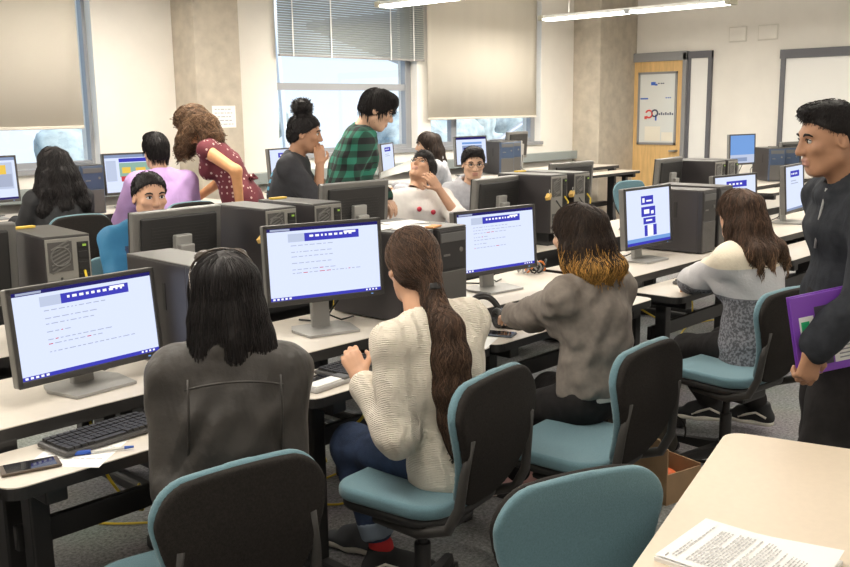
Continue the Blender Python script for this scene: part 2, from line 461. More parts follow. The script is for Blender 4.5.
LIM = dict(ua=.285, fa=.245, th=.43, sh=.42)
TINTS = {}
def tint(m, f):
    k = (m.name, f)
    if k not in TINTS:
        q = m.copy(); q.name = m.name + ('_light' if f > 1 else '_deep'); TINTS[k] = q
        for n in q.node_tree.nodes:
            if n.type == 'MIX':
                for i in (6, 7): n.inputs[i].default_value = tuple(min(1, v*f) for v in n.inputs[i].default_value[:3]) + (1,)
    return TINTS[k]
class Person:
    """lays a skeleton out as joints (x right, y forward, z up from the floor under the pelvis), then grows body and clothes round it"""
    def __init__(self, loc, yaw, label, group=None, s=1., seat=None, pel=None, lean=0, side=0, twist=0, bow=.02, neck_fwd=.03, hyaw=0, hpitch=0, hroll=0,
                 hL=None, hR=None, pL=None, pR=None, fL=None, fR=None, kL=None, kR=None, female=False, h=.011, hh=.0065, fat=1., shw=None, hdrop=0.):
        self.s, self.h, self.hh, self.fem, self.fat = s, h, hh, female, fat
        self.root = empty('person', (loc[0], loc[1], 0), rad(yaw), label, 'person', group)
        self.loc = V(loc[0], loc[1], 0); self.yaw = rad(yaw)
        stand = seat is None
        self.stand = stand
        z = (.94*s if stand else seat + .085*s)
        self.pel = V(0, 0, z) if pel is None else V(*pel)
        up = unit(V(math.tan(rad(side)), math.tan(rad(lean)), 1)) if abs(lean) < 80 else V(0, 1, 0)
        rt = rz(rad(twist)) @ V(1, 0, 0); rt = unit(rt - up * (rt @ up)); fw = np.cross(up, rt)
        self.up, self.rt, self.fw = up, rt, fw
        self.mid = self.pel + up*.24*s - fw*bow*s
        self.neck = self.pel + up*.475*s
        sw = shw or (.150 if female else .172)
        self.shL = self.neck - up*.055*s - rt*sw*s; self.shR = self.neck - up*.055*s + rt*sw*s
        self.HR = rz(rad(hyaw)) @ rx(rad(hpitch)) @ ry(rad(hroll))
        self.head = self.neck + up*.05*s + V(0,0,.045*s - hdrop) + fw*neck_fwd*s + self.HR @ V(0, .03, .075) * s
        hp = rz(0) @ V(1, 0, 0)
        self.hipL = self.pel - hp*.088*s - V(0,0,.01); self.hipR = self.pel + hp*.088*s - V(0,0,.01)
        sg = s
        def tgt(t, dflt):
            if t is None: return dflt
            t = list(t)
            if t[0] == 'w': return self.to_local(V(*t[1:]))
            return V(*t)
        dl = V(-.16, .40, .76) if not stand else V(-.21, .04, .80*s); dr = dl * V(-1, 1, 1)
        self.elL, self.wrL = ik(self.shL, tgt(hL, dl), LIM['ua']*s, LIM['fa']*s, V(*(pL or (-.35, -.5, -1))))
        self.elR, self.wrR = ik(self.shR, tgt(hR, dr), LIM['ua']*s, LIM['fa']*s, V(*(pR or (.35, -.5, -1))))
        fl = V(-.11, .36, .085) if not stand else V(-.10, .0, .085); fr = fl * V(-1, 1, 1)
        self.knL, self.anL = ik(self.hipL, tgt(fL, fl), LIM['th']*s, LIM['sh']*s, V(*(kL or ((0, 1, .6) if not stand else (0, 1, 0)))))
        self.knR, self.anR = ik(self.hipR, tgt(fR, fr), LIM['th']*s, LIM['sh']*s, V(*(kR or ((0, 1, .6) if not stand else (0, 1, 0)))))
    def to_local(self, w): return rz(-self.yaw) @ (np.asarray(w, float) - self.loc)
    def bounds(self, pts, m=.24): P = np.array(pts); return P.min(0) - m, P.max(0) + m
    def torso(self, S, e=0., low=True, k=.05):
        s = self.s; f = self.fat; up, rt, fw = self.up, self.rt, self.fw
        hipw = .150 if self.fem else .145
        S.cap2(self.pel - up*(.02 if self.stand else 0)*s, self.pel + up*.07*s, ((hipw*f)*s+e, (.118 if self.stand else .098)*f*s+e), (.135*f*s+e, .105*f*s+e), rt, k)
        S.cap2(self.pel + up*.07*s, self.mid, (.132*f*s+e, .105*f*s+e), ((.120 if self.fem else .138)*f*s+e, .098*f*s+e), rt, k)
        ch = self.neck - up*.13*s
        S.cap2(self.mid, ch, ((.120 if self.fem else .138)*f*s+e, .098*f*s+e), ((.142 if self.fem else .165)*s+e, .105*s+e), rt, k)
        S.cap2(ch, self.neck - up*.045*s, ((.140 if self.fem else .160)*s+e, .100*s+e), ((.10)*s+e, .06*s+e), rt, k)
        S.cap(self.shL, self.neck - up*.02*s, .056*s+e, .05*s+e, .05); S.cap(self.shR, self.neck - up*.02*s, .056*s+e, .05*s+e, .05)
        if self.fem:
            for sx in (-1, 1): S.ell(ch - up*.04*s + rt*sx*.065*s + fw*.085*s, (.062*s+e, .05*s+e, .06*s+e), None, .04)
    def arm(self, S, sd, e=0., upto=1., k=.03, r=(.052, .043, .033)):
        sh, el, wr = (self.shL, self.elL, self.wrL) if sd == 'L' else (self.shR, self.elR, self.wrR)
        s = self.s
        if upto <= .5:
            S.cap(sh, sh + (el-sh)*upto*2, r[0]*s+e, (r[0]*.5+r[1]*.5)*s+e, k); return
        S.cap(sh, el, r[0]*s+e, r[1]*s+e, k)
        q = wr + (el - wr) * (1-upto) * 2
        S.cap(el, q, r[1]*s+e, r[2]*s+e, k)
    def leg(self, S, sd, e=0., upto=1., k=.035, r=(.085, .062, .042)):
        if not self.stand: r = (min(r[0], .082), r[1], r[2])
        hp, kn, an = (self.hipL, self.knL, self.anL) if sd == 'L' else (self.hipR, self.knR, self.anR)
        s = self.s
        S.cap(hp, kn, r[0]*s+e, r[1]*s+e, k)
        q = kn + (an-kn)*upto
        S.cap(kn, kn + (q-kn)*.35, r[1]*s+e, (r[1]*.97)*s+e, k); S.cap(kn + (q-kn)*.35, q, r[1]*.95*s+e, (r[2]*upto + r[1]*(1-upto))*s+e, k)
    # -------- body
    def body(self, mats, face=True, hands=('L', 'R'), hd=None, jaw=1., mouth=0., curl=(.35, .35), legs=True):
        """one surface for trunk, arms, legs and neck; the finer head and hands grow out of it in the same mesh"""
        A = Acc()
        pts = [self.pel, self.neck, self.shL, self.shR, self.elL, self.elR, self.wrL, self.wrR, self.knL, self.knR, self.anL, self.anR, self.head]
        S = SDF(*self.bounds(pts, .16), self.h)
        self.torso(S, -.012)
        for d in 'LR': self.arm(S, d, -.004)
        if legs:
            for d in 'LR':
                self.leg(S, d, -.010)
        neckt = self.head + self.HR @ V(0, -.035, -.08) * self.s
        S.cap(self.neck - self.up*.03*self.s, neckt, .058*self.s, .052*self.s, .03)
        A.add(*S.mesh(), 0)
        head_into(A, self.head, self.HR, self.s, self.hh, face, jaw, mouth=mouth)
        hd = hd or {}
        for i, d in enumerate('LR'):
            if d not in hands: continue
            el, wr = (self.elL, self.wrL) if d == 'L' else (self.elR, self.wrR)
            spec = hd.get(d, {})
            dr = V(*spec['d']) if 'd' in spec else unit(wr - el) + V(0, 0, -.25)
            n = V(*spec['n']) if 'n' in spec else V(0, 0, -1)
            sg = spec.get('sg', -1 if d == 'L' else 1)
            hand_into(A, wr + unit(dr)*.012, dr, n, sg, spec.get('curl', curl[i]), self.s * (.93 if self.fem else 1.), max(.0036, self.hh*.72), 0)
        o = A.build('body', mats, self.root); self.bodyo = o
        return o
    # -------- clothes
    def top(self, name, mats, e=.014, sleeve=1., hem=-.12, waves=.004, freq=26, h=None, cut=None, r=(.056, .050, .040), neckhole=.062, extra=None, smooth=.05, seed=1, parent=None, longer=0., mi=None):
        pts = [self.pel - self.up*.14, self.neck, self.shL, self.shR, self.elL, self.elR, self.wrL, self.wrR]
        S = SDF(*self.bounds(pts, .22), h or self.h)
        self.torso(S, e, k=smooth)
        if longer: S.cap2(self.pel - self.up*.02, self.pel - self.up*longer, (.160*self.s+e, .125*self.s+e), (.165*self.s+e, .13*self.s+e), self.rt, .04)
        if sleeve is not None:
            for d in 'LR': self.arm(S, d, e*.6, sleeve, r=r)
        if extra: extra(self, S)
        if waves: S.waves(waves, freq, seed)
        if neckhole: S.cap(self.neck + self.up*.015*self.s + self.fw*.01, self.head + self.HR @ V(0,0,-.05)*self.s, neckhole*self.s, None, .01, 'sub')
        if hem is not None: S.plane(self.pel + self.up*hem, -self.up, .01)
        if cut: cut(self, S)
        P, Q = S.mesh()
        return Acc().add(P, Q, mi(P[Q].mean(1)).astype(int) if mi else 0).build(name, mats, parent or self.root)
    def bottom(self, name, mats, e=.008, upto=.93, waves=.003, freq=30, h=None, r=(.088, .066, .050), skirt=None, seed=3):
        pts = [self.pel + self.up*.1, self.pel, self.knL, self.knR, self.anL, self.anR]
        S = SDF(*self.bounds(pts, .19), h or self.h)
        hipw = .150 if self.fem else .145
        S.cap2(self.pel - self.up*(.03 if self.stand else .0), self.pel + self.up*.09*self.s, (hipw*self.fat*self.s+e, (.118 if self.stand else .095)*self.fat*self.s+e), (.132*self.fat*self.s+e, .105*self.fat*self.s+e), self.rt, .04)
        for d in 'LR': self.leg(S, d, e, upto, r=r)
        if waves: S.waves(waves, freq, seed)
        return sdf_obj(S, name, mats, self.root)
    def shoes(self, mats, style='plain', dL=None, dR=None, which='LR'):
        for d in which:
            an = self.anL if d == 'L' else self.anR
            dd = (dL if d == 'L' else dR) or ((-.12 if d == 'L' else .12), 1, 0)
            shoe_obj('shoe', an + V(0, 0, 0), dd, self.root, mats, self.s, style)
    # -------- hair
    def bk(self, t, x=0., off=.03):
        """a point on the back, t below the neck, as an offset from the head's middle"""
        return (self.neck - self.up*t*self.s + self.rt*x*self.s - self.fw*((.105 if t > .06 else .055 + .8*max(t, 0))*self.s + off) - self.head) / self.s
    def hair(self, m, cap=.010, cuts=None, blobs=(), guides=(), strands=0, waves=.0012, freq=120, h=None, sr=.0013, mi_tip=None, curl=0., name='hair', gather=None, L=.07, K=8, lift=.0022):
        R, s, c = self.HR, self.s, self.head
        W = lambda p: c + R @ (np.asarray(p, float) * s)
        G = [([c + np.asarray(p, float)*s for p in pts], [r*s for r in rr]) for pts, rr in guides]
        allp = [c] + [p for g, _ in G for p in g] + [W(b[0]) for b in blobs]
        S = SDF(*self.bounds(allp, .17), h or self.hh)
        if cap:
            S.ell(W((0, -.012, .030)), ((.074+cap)*s, (.096+cap)*s, (.086+cap)*s), R, 0)
            S.ell(W((0, -.045, -.02)), ((.062+cap*.8)*s, (.060+cap)*s, (.075)*s), R, .02)
            for p0, n in (cuts or [((0, .088, .072), (0, .66, -.75))]): S.plane(W(p0), R @ V(*n), .012)
        for b in blobs: S.ell(W(b[0]), tuple(x*s for x in b[1]), R @ (b[2] if len(b) > 2 else np.eye(3)), b[3] if len(b) > 3 else .02)
        for pts, rr in G:
            for i in range(len(pts)-1): S.cap(pts[i], pts[i+1], rr[i], rr[i+1], .025)
        if waves: S.waves(waves, freq, 5, 5, (1, 1, .25))
        A = Acc(); P, Q = S.mesh()
        mi = np.zeros(len(Q), int)
        if mi_tip is not None: mi[P[Q].mean(1)[:,2] + .02*np.sin(P[Q].mean(1)[:,0]*160) < mi_tip] = 1
        A.add(P, Q, mi)
        ms = list(m) if isinstance(m, (list, tuple)) else [m, m]
        ms = ms + [tint(x, f) for x in ms for f in (1.75, .55)]          # 2,3: base light, dark; 4,5: tips
        if strands and len(P):
            r = np.random.RandomState(strands); N = strands
            gx = np.stack(np.gradient(S.f, S.h), -1); hi = np.array(S.f.shape) - 2
            def fld(p):
                q = (p - S.lo) / S.h; i = np.clip(np.floor(q).astype(int), 0, hi); t = np.clip(q - i, 0, 1)
                f = 0; g = 0
                for dx in (0, 1):
                    for dy in (0, 1):
                        for dz in (0, 1):
                            w = (t[:,0] if dx else 1-t[:,0])*(t[:,1] if dy else 1-t[:,1])*(t[:,2] if dz else 1-t[:,2])
                            f = f + w*S.f[i[:,0]+dx, i[:,1]+dy, i[:,2]+dz]; g = g + w[:,None]*gx[i[:,0]+dx, i[:,1]+dy, i[:,2]+dz]
                return f, g / np.maximum(np.linalg.norm(g, axis=1), 1e-6)[:,None]
            p = P[r.randint(0, len(P), N)].copy(); crown = W((0, -.035, .125)); ln = L*s*r.uniform(.6, 1.4, N); ph = r.uniform(0, 6.28, N); lf = lift*r.uniform(.2, 1.5, N)
            tg = None if gather is None else c + np.asarray(gather, float)*s
            pts = np.zeros((N, K, 3)); last = None
            for k in range(K):
                f, n = fld(p)
                d = np.zeros((N, 3)); d[:,2] = -1
                aw = p - crown; aw /= np.maximum(np.linalg.norm(aw, axis=1), 1e-6)[:,None]
                wa = np.clip(1.15 - (crown[2] - p[:,2])/(.13*s), 0, 1)[:,None]; d = d*(1-wa*.8) + aw*wa
                if tg is not None:
                    near = (np.linalg.norm(p - c, axis=1) < .135*s) & (np.linalg.norm(p - tg, axis=1) > .035*s)
                    tt = tg - p; tt /= np.maximum(np.linalg.norm(tt, axis=1), 1e-6)[:,None]; d[near] = tt[near]
                if curl: d = d + curl*np.stack([np.sin(p[:,2]*95 + ph), np.cos(p[:,2]*80 + ph*1.7), .3*np.sin(p[:,0]*90 + ph)], 1)
                else: d = d + .12*np.stack([np.sin(p[:,2]*40 + ph), np.cos(p[:,2]*37 + ph), 0*ph], 1)
                d /= np.maximum(np.linalg.norm(d, axis=1), 1e-6)[:,None]
                dn = (d*n).sum(1)[:,None]; free = dn > .8
                t = d - n*dn; t /= np.maximum(np.linalg.norm(t, axis=1), 1e-6)[:,None]; t = np.where(free, d, t)
                p = np.where(free, p, p - n*(f - lf)[:,None]); pts[:,k] = p; p = p + t*(ln/(K-1))[:,None]; last = n if last is None else last
            ok = (np.linalg.norm(np.diff(pts, axis=1), axis=2) < (2.2*ln/(K-1))[:,None]).all(1); pts, ln, last, ph = pts[ok], ln[ok], last[ok], ph[ok]; N = len(pts)
            tan = np.gradient(pts, axis=1); tan /= np.maximum(np.linalg.norm(tan, axis=2), 1e-7)[:,:,None]
            u = np.cross(tan, last[:,None,:]); u /= np.maximum(np.linalg.norm(u, axis=2), 1e-7)[:,:,None]; v = np.cross(tan, u)
            rr = (sr*np.array([.5] + [1.]*(K-3) + [.75, .25]))[None,:,None]
            ring = np.stack([pts + (u*math.cos(a) + v*math.sin(a))*rr for a in (0, 2.094, 4.189)], 2).reshape(-1, 3)
            base = (np.arange(N)*K*3)[:,None,None] + (np.arange(K-1)*3)[None,:,None]; j = np.arange(3)[None,None,:]; j2 = (j+1) % 3
            Qs = np.stack([base+j, base+j2, base+3+j2, base+3+j], -1).reshape(-1, 4)
            tip = np.zeros(N, bool) if mi_tip is None else pts[:,K//2,2] + r.uniform(-.055, .055, N) < mi_tip
            x = r.rand(N); sm = np.where(tip, np.where(x < .33, 4, np.where(x < .6, 5, 1)), np.where(x < .28, 2, np.where(x < .62, 3, 0)))
            A.add(ring, Qs, np.repeat(sm, (K-1)*3))
        return A.build(name, ms, self.root)
    def sunglasses(self, m, at=(0, .03, .125), name='sunglasses'):
        pass
    def specs(self, m, name='eyeglasses'):
        R, s, c = self.HR, self.s, self.head
        W = lambda p: c + R @ (np.asarray(p, float) * s)
        b = MB()
        for sx in (-1, 1):
            b.tube([W((sx*.031 + .021*math.cos(a), .101, .002 + .016*math.sin(a))) for a in np.linspace(0, 2*PI, 17)], .0016, 6)
            b.tube([W((sx*.052, .100, .006)), W((sx*.074, .07, .008)), W((sx*.080, -.005, .004))], .0016, 6)
        b.tube([W((-.011, .102, .006)), W((0, .105, .008)), W((.011, .102, .006))], .0015, 6)
        return b.build(name, m, self.root, True)
# ================================================================== CAMERA
F_PX, PITCH, ROLL, YAW, CAMH = 950.0, 10.4, 0.8, -46.7, 1.6
cam = bpy.data.objects.new('camera', bpy.data.cameras.new('camera')); COL.objects.link(cam)
cam.data.sensor_width = 36; cam.data.lens = F_PX / 850 * 36; cam.data.clip_start = .05; cam.data.clip_end = 300
_r = rz(rad(YAW)); _R = _r @ V(1,0,0); _F = _r @ V(0, math.cos(rad(PITCH)), -math.sin(rad(PITCH))); _D = np.cross(_F, _R)
_c, _s = math.cos(rad(ROLL)), math.sin(rad(ROLL))
_x = _c*_R + _s*_D; _y = _s*_R - _c*_D; _z = -_F
cam.matrix_world = Matrix(((_x[0],_y[0],_z[0],0),(_x[1],_y[1],_z[1],0),(_x[2],_y[2],_z[2],CAMH),(0,0,0,1)))
SC.camera = cam
SC.view_settings.view_transform = 'Standard'; SC.view_settings.look = 'None'; SC.view_settings.gamma = 1; SC.view_settings.use_curve_mapping = False
SC.view_settings.exposure = 0.17

# ================================================================== MATERIALS
WALL = mat('wall_paint', (.82, .785, .725), .75, bump=.05, bscale=90, var=.03, vscale=3)
CEIL = mat('ceiling_paint', (.80, .79, .76), .8)
CONC = mat('concrete', (.50, .445, .365), .85, bump=.25, bscale=60, var=.12, vscale=9)
def carpet():
    m = bpy.data.materials.new('carpet'); nt, b = nodes_of(m); N, L = nt.nodes.new, nt.links.new
    tc = N('ShaderNodeTexCoord'); n = N('ShaderNodeTexNoise'); n.inputs['Scale'].default_value = 70; n.inputs['Detail'].default_value = 6; n.inputs['Roughness'].default_value = .75
    n2 = N('ShaderNodeTexNoise'); n2.inputs['Scale'].default_value = 2.5
    L(tc.outputs['Object'], n.inputs['Vector']); L(tc.outputs['Object'], n2.inputs['Vector'])
    cr = N('ShaderNodeValToRGB'); e = cr.color_ramp.elements
    e[0].position = .34; e[0].color = (.135, .135, .14, 1); e[1].position = .66; e[1].color = (.43, .425, .42, 1)
    L(n.outputs['Fac'], cr.inputs[0])
    mx = N('ShaderNodeMix'); mx.data_type = 'RGBA'; mx.blend_type = 'MULTIPLY'; mx.inputs[0].default_value = .25
    L(cr.outputs[0], mx.inputs[6]); L(n2.outputs['Color'], mx.inputs[7]); L(mx.outputs[2], b.inputs['Base Color'])
    b.inputs['Roughness'].default_value = .95; b.inputs['Specular IOR Level'].default_value = .1
    bp = N('ShaderNodeBump'); bp.inputs['Strength'].default_value = .5; bp.inputs['Distance'].default_value = .004
    L(n.outputs['Fac'], bp.inputs['Height']); L(bp.outputs[0], b.inputs['Normal']); return m
CARPET = carpet()
SHADE = mat('shade_cloth', (.74, .69, .60), .85, bump=.12, bscale=260)
def shade_light(m):
    # woven roller cloth lets a little daylight through
    nt, b = nodes_of(m); tr = nt.nodes.new('ShaderNodeBsdfTranslucent'); tr.inputs[0].default_value = (.74, .68, .58, 1)
    mx = nt.nodes.new('ShaderNodeMixShader'); mx.inputs[0].default_value = .12
    nt.links.new(b.outputs[0], mx.inputs[1]); nt.links.new(tr.outputs[0], mx.inputs[2]); nt.links.new(mx.outputs[0], nt.nodes['Material Output'].inputs[0])
shade_light(SHADE)
ALU = mat('window_frame_grey', (.33, .34, .36), .45, .3)
LEDGE = mat('ledge_green_grey', (.30, .335, .33), .6)
GLASS = bpy.data.materials.new('window_glass')
def _glass(m, tint=(1,1,1), mixf=.06):
    m.use_nodes = True; nt = m.node_tree; nt.nodes.clear(); N, L = nt.nodes.new, nt.links.new
    t = N('ShaderNodeBsdfTransparent'); t.inputs[0].default_value = (*tint, 1); g = N('ShaderNodeBsdfGlossy'); g.inputs['Roughness'].default_value = .02
    mx = N('ShaderNodeMixShader'); mx.inputs[0].default_value = mixf; o = N('ShaderNodeOutputMaterial')
    L(t.outputs[0], mx.inputs[1]); L(g.outputs[0], mx.inputs[2]); L(mx.outputs[0], o.inputs[0])
_glass(GLASS)
SLAT = mat('blind_slat', (.31, .33, .315), .5)
WHITEP = mat('white_plastic', (.82, .82, .80), .4)
DOORY = mat('yellow_oak', (.72, .47, .20), .45, var=.12, vscale=6, stretch=(1, 6, .6))
DOORF = mat('door_frame_grey', (.27, .27, .275), .5)
DARKF = mat('dark_grey_frame', (.12, .12, .135), .5)
BOARD = mat('whiteboard_white', (.84, .83, .80), .25)
LAM = mat('white_laminate', (.67, .615, .54), .35, spec=.4, var=.02, vscale=40)
LAMF = mat('cream_laminate', (.69, .58, .45), .38, spec=.4, var=.02, vscale=60)
EDGE = mat('black_edge_band', (.018, .017, .017), .5)
BLKM = mat('black_metal', (.020, .019, .019), .45)
BLKP = mat('black_plastic', (.024, .023, .023), .5, bump=.08, bscale=300)
GREYP = mat('grey_plastic', (.11, .11, .11), .5)
SILV = mat('silver_plastic', (.36, .355, .34), .4, .25)
SILVD = mat('dark_silver', (.20, .195, .185), .4, .35)
TEAL = mat('teal_upholstery', (.135, .240, .280), .9, spec=.2, bump=.35, bscale=420, var=.10, vscale=240, sheen=.25)
MESHB = mat('black_chair_cloth', (.021, .018, .016), .85, spec=.2, bump=.3, bscale=380, var=.25, vscale=160)
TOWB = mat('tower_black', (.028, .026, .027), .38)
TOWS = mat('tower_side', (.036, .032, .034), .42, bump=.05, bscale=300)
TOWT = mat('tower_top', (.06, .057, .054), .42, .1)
TOWM = mat('tower_grille', (.085, .08, .076), .6, bump=.4, bscale=500)
TOWK = mat('tower_back_plate', (.30, .29, .265), .5, .3)
PAPER = mat('white_paper', (.86, .85, .83), .8)
YEL = mat('yellow_cable', (.75, .55, .04), .5)
CABLE = mat('black_cable', (.02, .02, .02), .5)
GREYC = mat('grey_cable', (.30, .30, .30), .5)
INK = mat('grey_ink', (.33, .33, .36), .8)

# ================================================================== ROOM
def struct(name, b, m, smooth=False):
    o = b.build(name, m, None, smooth); o['kind'] = 'structure'; return o
X0, X1, Y0, Y1, ZC = -4.0, 12.0, -3.2, 7.6, 3.15
struct('floor', MB().bb(X0, X1, Y0, Y1, -.1, 0), CARPET)
struct('ceiling', MB().bb(X0-.2, X1+.2, Y0-.2, Y1+.3, ZC, ZC+.12), CEIL)
struct('wall_right', MB().bb(X1, X1+.2, Y0-.2, Y1+.3, -.1, ZC), WALL)
struct('wall_left', MB().bb(X0-.2, X0, Y0-.2, Y1+.3, -.1, ZC), WALL)
struct('wall_front', MB().bb(X0, X1, Y0-.2, Y0, -.1, ZC), WALL)
WIN = [(.2, 4.06), (5.98, 7.98), (8.2, 10.34)]; WZ0, WZ1 = 1.16, 2.95
b = MB(); xs = [X0] + [x for w in WIN for x in w] + [X1]
for i in range(0, len(xs), 2): b.bb(xs[i], xs[i+1], Y1, Y1+.3, -.1, ZC)
for w in WIN: b.bb(w[0], w[1], Y1, Y1+.3, -.1, WZ0); b.bb(w[0], w[1], Y1, Y1+.3, WZ1, ZC)
struct('wall_back', b, WALL)
def window(n, x0, x1, mull, rail):
    fr = MB(); y0, y1 = Y1+.10, Y1+.17
    fr.bb(x0, x0+.06, y0, y1, WZ0, WZ1); fr.bb(x1-(.03 if n == 1 else .09), x1, y0, y1, WZ0, WZ1); fr.bb(x0+.055, x1-.02, y0+.006, y1-.006, WZ0, WZ0+.05); fr.bb(x0+.055, x1-.02, y0+.006, y1-.006, WZ1-.05, WZ1)
    for m in mull: fr.bb(m-.05, m+.05, y0+.003, y1-.003, WZ0+.002, WZ1-.002)
    if rail: fr.bb(x0+.05, x1-.05, y0+.006, y1-.006, rail-.035, rail+.035)
    o = struct('window_%d' % n, fr, ALU)
    MB().bb(x0+.02, x1-.02, Y1+.13, Y1+.137, WZ0, WZ1).build('window_glass', GLASS, o)
    MB().bb(x0-.02, x1+.02, Y1-.03, Y1+.095, WZ0-.04, WZ0+.002).build('window_sill', ALU, o)
window(1, *WIN[0], [1.9], None); window(2, *WIN[1], [], 1.845); window(3, *WIN[2], [8.72], None)
# concrete columns, ledge along the window wall, skirtings
struct('trim_1', MB().bb(4.82, 5.30, 7.25, Y1, 0, ZC, 0, .012), CONC)
struct('trim_2', MB().bb(11.07, X1, 7.17, Y1, 0, ZC, 0, .012), CONC)
lb = MB()
for a, c in ((X0, 4.82), (5.30, 11.07)): lb.bb(a, c, Y1-.09, Y1, .90, 1.01, 0, .006)
struct('trim_3', lb, LEDGE)
struct('baseboard_back', MB().bb(X0, X1, Y1-.012, Y1, 0, .10), DARKF)
struct('baseboard_right', MB().bb(X1-.012, X1, Y0, 6.3, 0, .10), DARKF)
# roller shades and venetian blind
def roller(x0, x1, z0, label):
    r = empty('roller_shade', ((x0+x1)/2, Y1-.055, z0), 0, label, 'window shade'); w = (x1-x0)/2
    b = MB(); n = 24; vs = []; fs = []
    for i in range(n+1):
        x = -w + 2*w*i/n; yy = .004*math.sin(i*.9) + .003*math.sin(i*2.3)
        for z in (.02, ZC-z0-.10): vs += [(x, yy, z), (x, yy+.002, z)]
    for i in range(n):
        a = i*4; c = a+4
        fs += [(a, c, c+2, a+2), (a+1, a+3, c+3, c+1), (a, a+1, c+1, c), (a+2, c+2, c+3, a+3)]
    fs += [(0, 2, 3, 1), (n*4, n*4+1, n*4+3, n*4+2)]
    b.add(vs, fs).build('shade_cloth', SHADE, r, True)
    MB().bb(-w, w, -.010, .012, 0, .026, 0, .006).build('bottom_bar', SHADE, r)
    MB().cyl((-w, .01, ZC-z0-.09), (w, .01, ZC-z0-.09), .035).build('roller_tube', WHITEP, r, True)
roller(.3, 3.90, 1.48, 'beige roller shade drawn almost down over the window behind the black-haired student')
roller(8.10, 10.16, 1.475, 'beige roller shade beside the venetian blind, pale daylight strip under it')
bl = empty('venetian_blind', (7.01, Y1-.05, 2.13), 0, 'grey-green venetian blind half lowered above the students at the open window', 'window blind')
b = MB(); w = 1.035; z = .035
while z < ZC-2.13-.09:
    b.box((0, 0, z), (2*w, .026, .0016), 0, rx(rad(52))); z += .0235
b.build('slat', SLAT, bl)
MB().bb(-w, w, -.014, .014, 0, .022, 0, .004).build('bottom_rail', mat('blind_rail', (.30, .29, .28), .5), bl)
MB().bb(-w, w, -.022, .022, ZC-2.13-.09, ZC-2.13-.02).build('head_rail', SLAT, bl)
for x in (-.86, -.36, .50, .86): MB().bb(x-.008, x+.008, -.017, -.015, 0, ZC-2.13-.09).build('ladder_tape', WHITEP, bl)
# door, panel beside it, whiteboard, wall plates
dr = struct('door_1', MB().bb(X1-.05, X1-.005, 6.42, 7.215, .01, 2.20), DOORY)
fb = MB()
fb.bb(X1-.09, X1, 7.215, 7.33, 0, 2.30, 0, .008); fb.bb(X1-.09, X1, 6.36, 6.42, 0, 2.30, 0, .008); fb.bb(X1-.09, X1, 6.36, 7.33, 2.20, 2.32, 0, .008)
fb.build('door_frame', DOORF, dr)
g = MB()
gy0, gy1, gz0, gz1 = 6.53, 7.07, 1.10, 2.03
for a in ((gy0-.03, gy0, gz0-.03, gz1+.03), (gy1, gy1+.03, gz0-.03, gz1+.03), (gy0-.03, gy1+.03, gz0-.03, gz0), (gy0-.03, gy1+.03, gz1, gz1+.03)): g.bb(X1-.068, X1-.045, *a)
g.build('glazing_frame', DOORF, dr)
MB().bb(X1-.058, X1-.052, gy0, gy1, gz0, gz1).build('door_glass', mat('pale_door_glass', (.70, .72, .70), .15), dr)
MB().bb(X1-.12, X1-.05, 6.47, 6.57, .98, 1.00).cyl((X1-.05, 6.48, .99), (X1-.12, 6.48, .99), .012).build('door_handle', SILV, dr)
def wall_text(txt, loc, size, m, parent, name='lettering', rot=(PI/2, 0, -PI/2)):
    cu = bpy.data.curves.new(name, 'FONT'); cu.body = txt; cu.size = size; cu.align_x = 'CENTER'; cu.extrude = .0008; cu.materials.append(m)
    o = bpy.data.objects.new(name, cu); COL.objects.link(o); o.location = loc; o.rotation_euler = rot
    me = bpy.data.meshes.new_from_object(o.evaluated_get(bpy.context.evaluated_depsgraph_get()))
    bpy.data.objects.remove(o); o = bpy.data.objects.new(name, me); COL.objects.link(o); o.location = loc; o.rotation_euler = rot
    if parent: o.parent = parent
    return o
BLU = mat('sticker_blue', (.05, .14, .55), .5); RED = mat('sticker_red', (.72, .06, .05), .5); DKB = mat('sticker_navy', (.06, .07, .13), .5)
xg = X1-.0595
st = MB()
st.bb(xg-.001, xg, 6.83, 6.90, 1.88, 1.925, 0); st.bb(xg-.001, xg, 6.80, 6.84, 1.875, 1.90, 0); st.bb(xg-.001, xg, 6.94, 7.06, 1.69, 1.71, 0)
st.tube([(xg-.001, 6.92+.05*math.cos(a), 1.49+.05*math.sin(a)) for a in np.linspace(.4, 5.6, 14)], .012, 6, 1)
st.tube([(xg-.001, 6.83+.045*math.cos(a), 1.50+.045*math.sin(a)) for a in np.linspace(0, 2*PI, 14)], .011, 6, 2)
st.bb(xg-.001, xg, 6.80, 6.825, 1.40, 1.48, 0); st.bb(xg-.001, xg, 6.95, 6.99, 1.42, 1.46, 1)
for i, y in enumerate(np.linspace(6.76, 6.56, 7)): st.bb(xg-.001, xg, y-.012, y+.010, 1.475, 1.50 + .012*(i % 2), 2)
for y in (6.66, 6.63, 6.60): st.bb(xg-.001, xg, y-.010, y+.010, 1.70, 1.715, 0)
for y in (6.78, 6.74, 6.71): st.bb(xg-.001, xg, y-.012, y+.012, 1.895, 1.91, 2)
st.build('door_sticker', [BLU, RED, DKB], dr)
MB().bb(xg-.002, xg, 6.74, 6.98, 1.12, 1.32).bb(xg-.002, xg, 6.55, 6.72, 1.12, 1.24).build('door_notice', mat('cream_notice', (.80, .76, .66), .8), dr)
sp = struct('trim_4', MB().bb(X1-.03, X1, 6.06, 6.35, .1, 2.24), BOARD)
MB().bb(X1-.05, X1, 6.02, 6.07, .1, 2.29).bb(X1-.05, X1, 6.32, 6.36, .1, 2.29).bb(X1-.055, X1, 6.02, 6.36, 2.22, 2.31).build('panel_frame', DARKF, sp)
wb = empty('whiteboard', (X1, 3.6, .9), 0, 'white writing board in a dark frame behind the standing man', 'whiteboard')
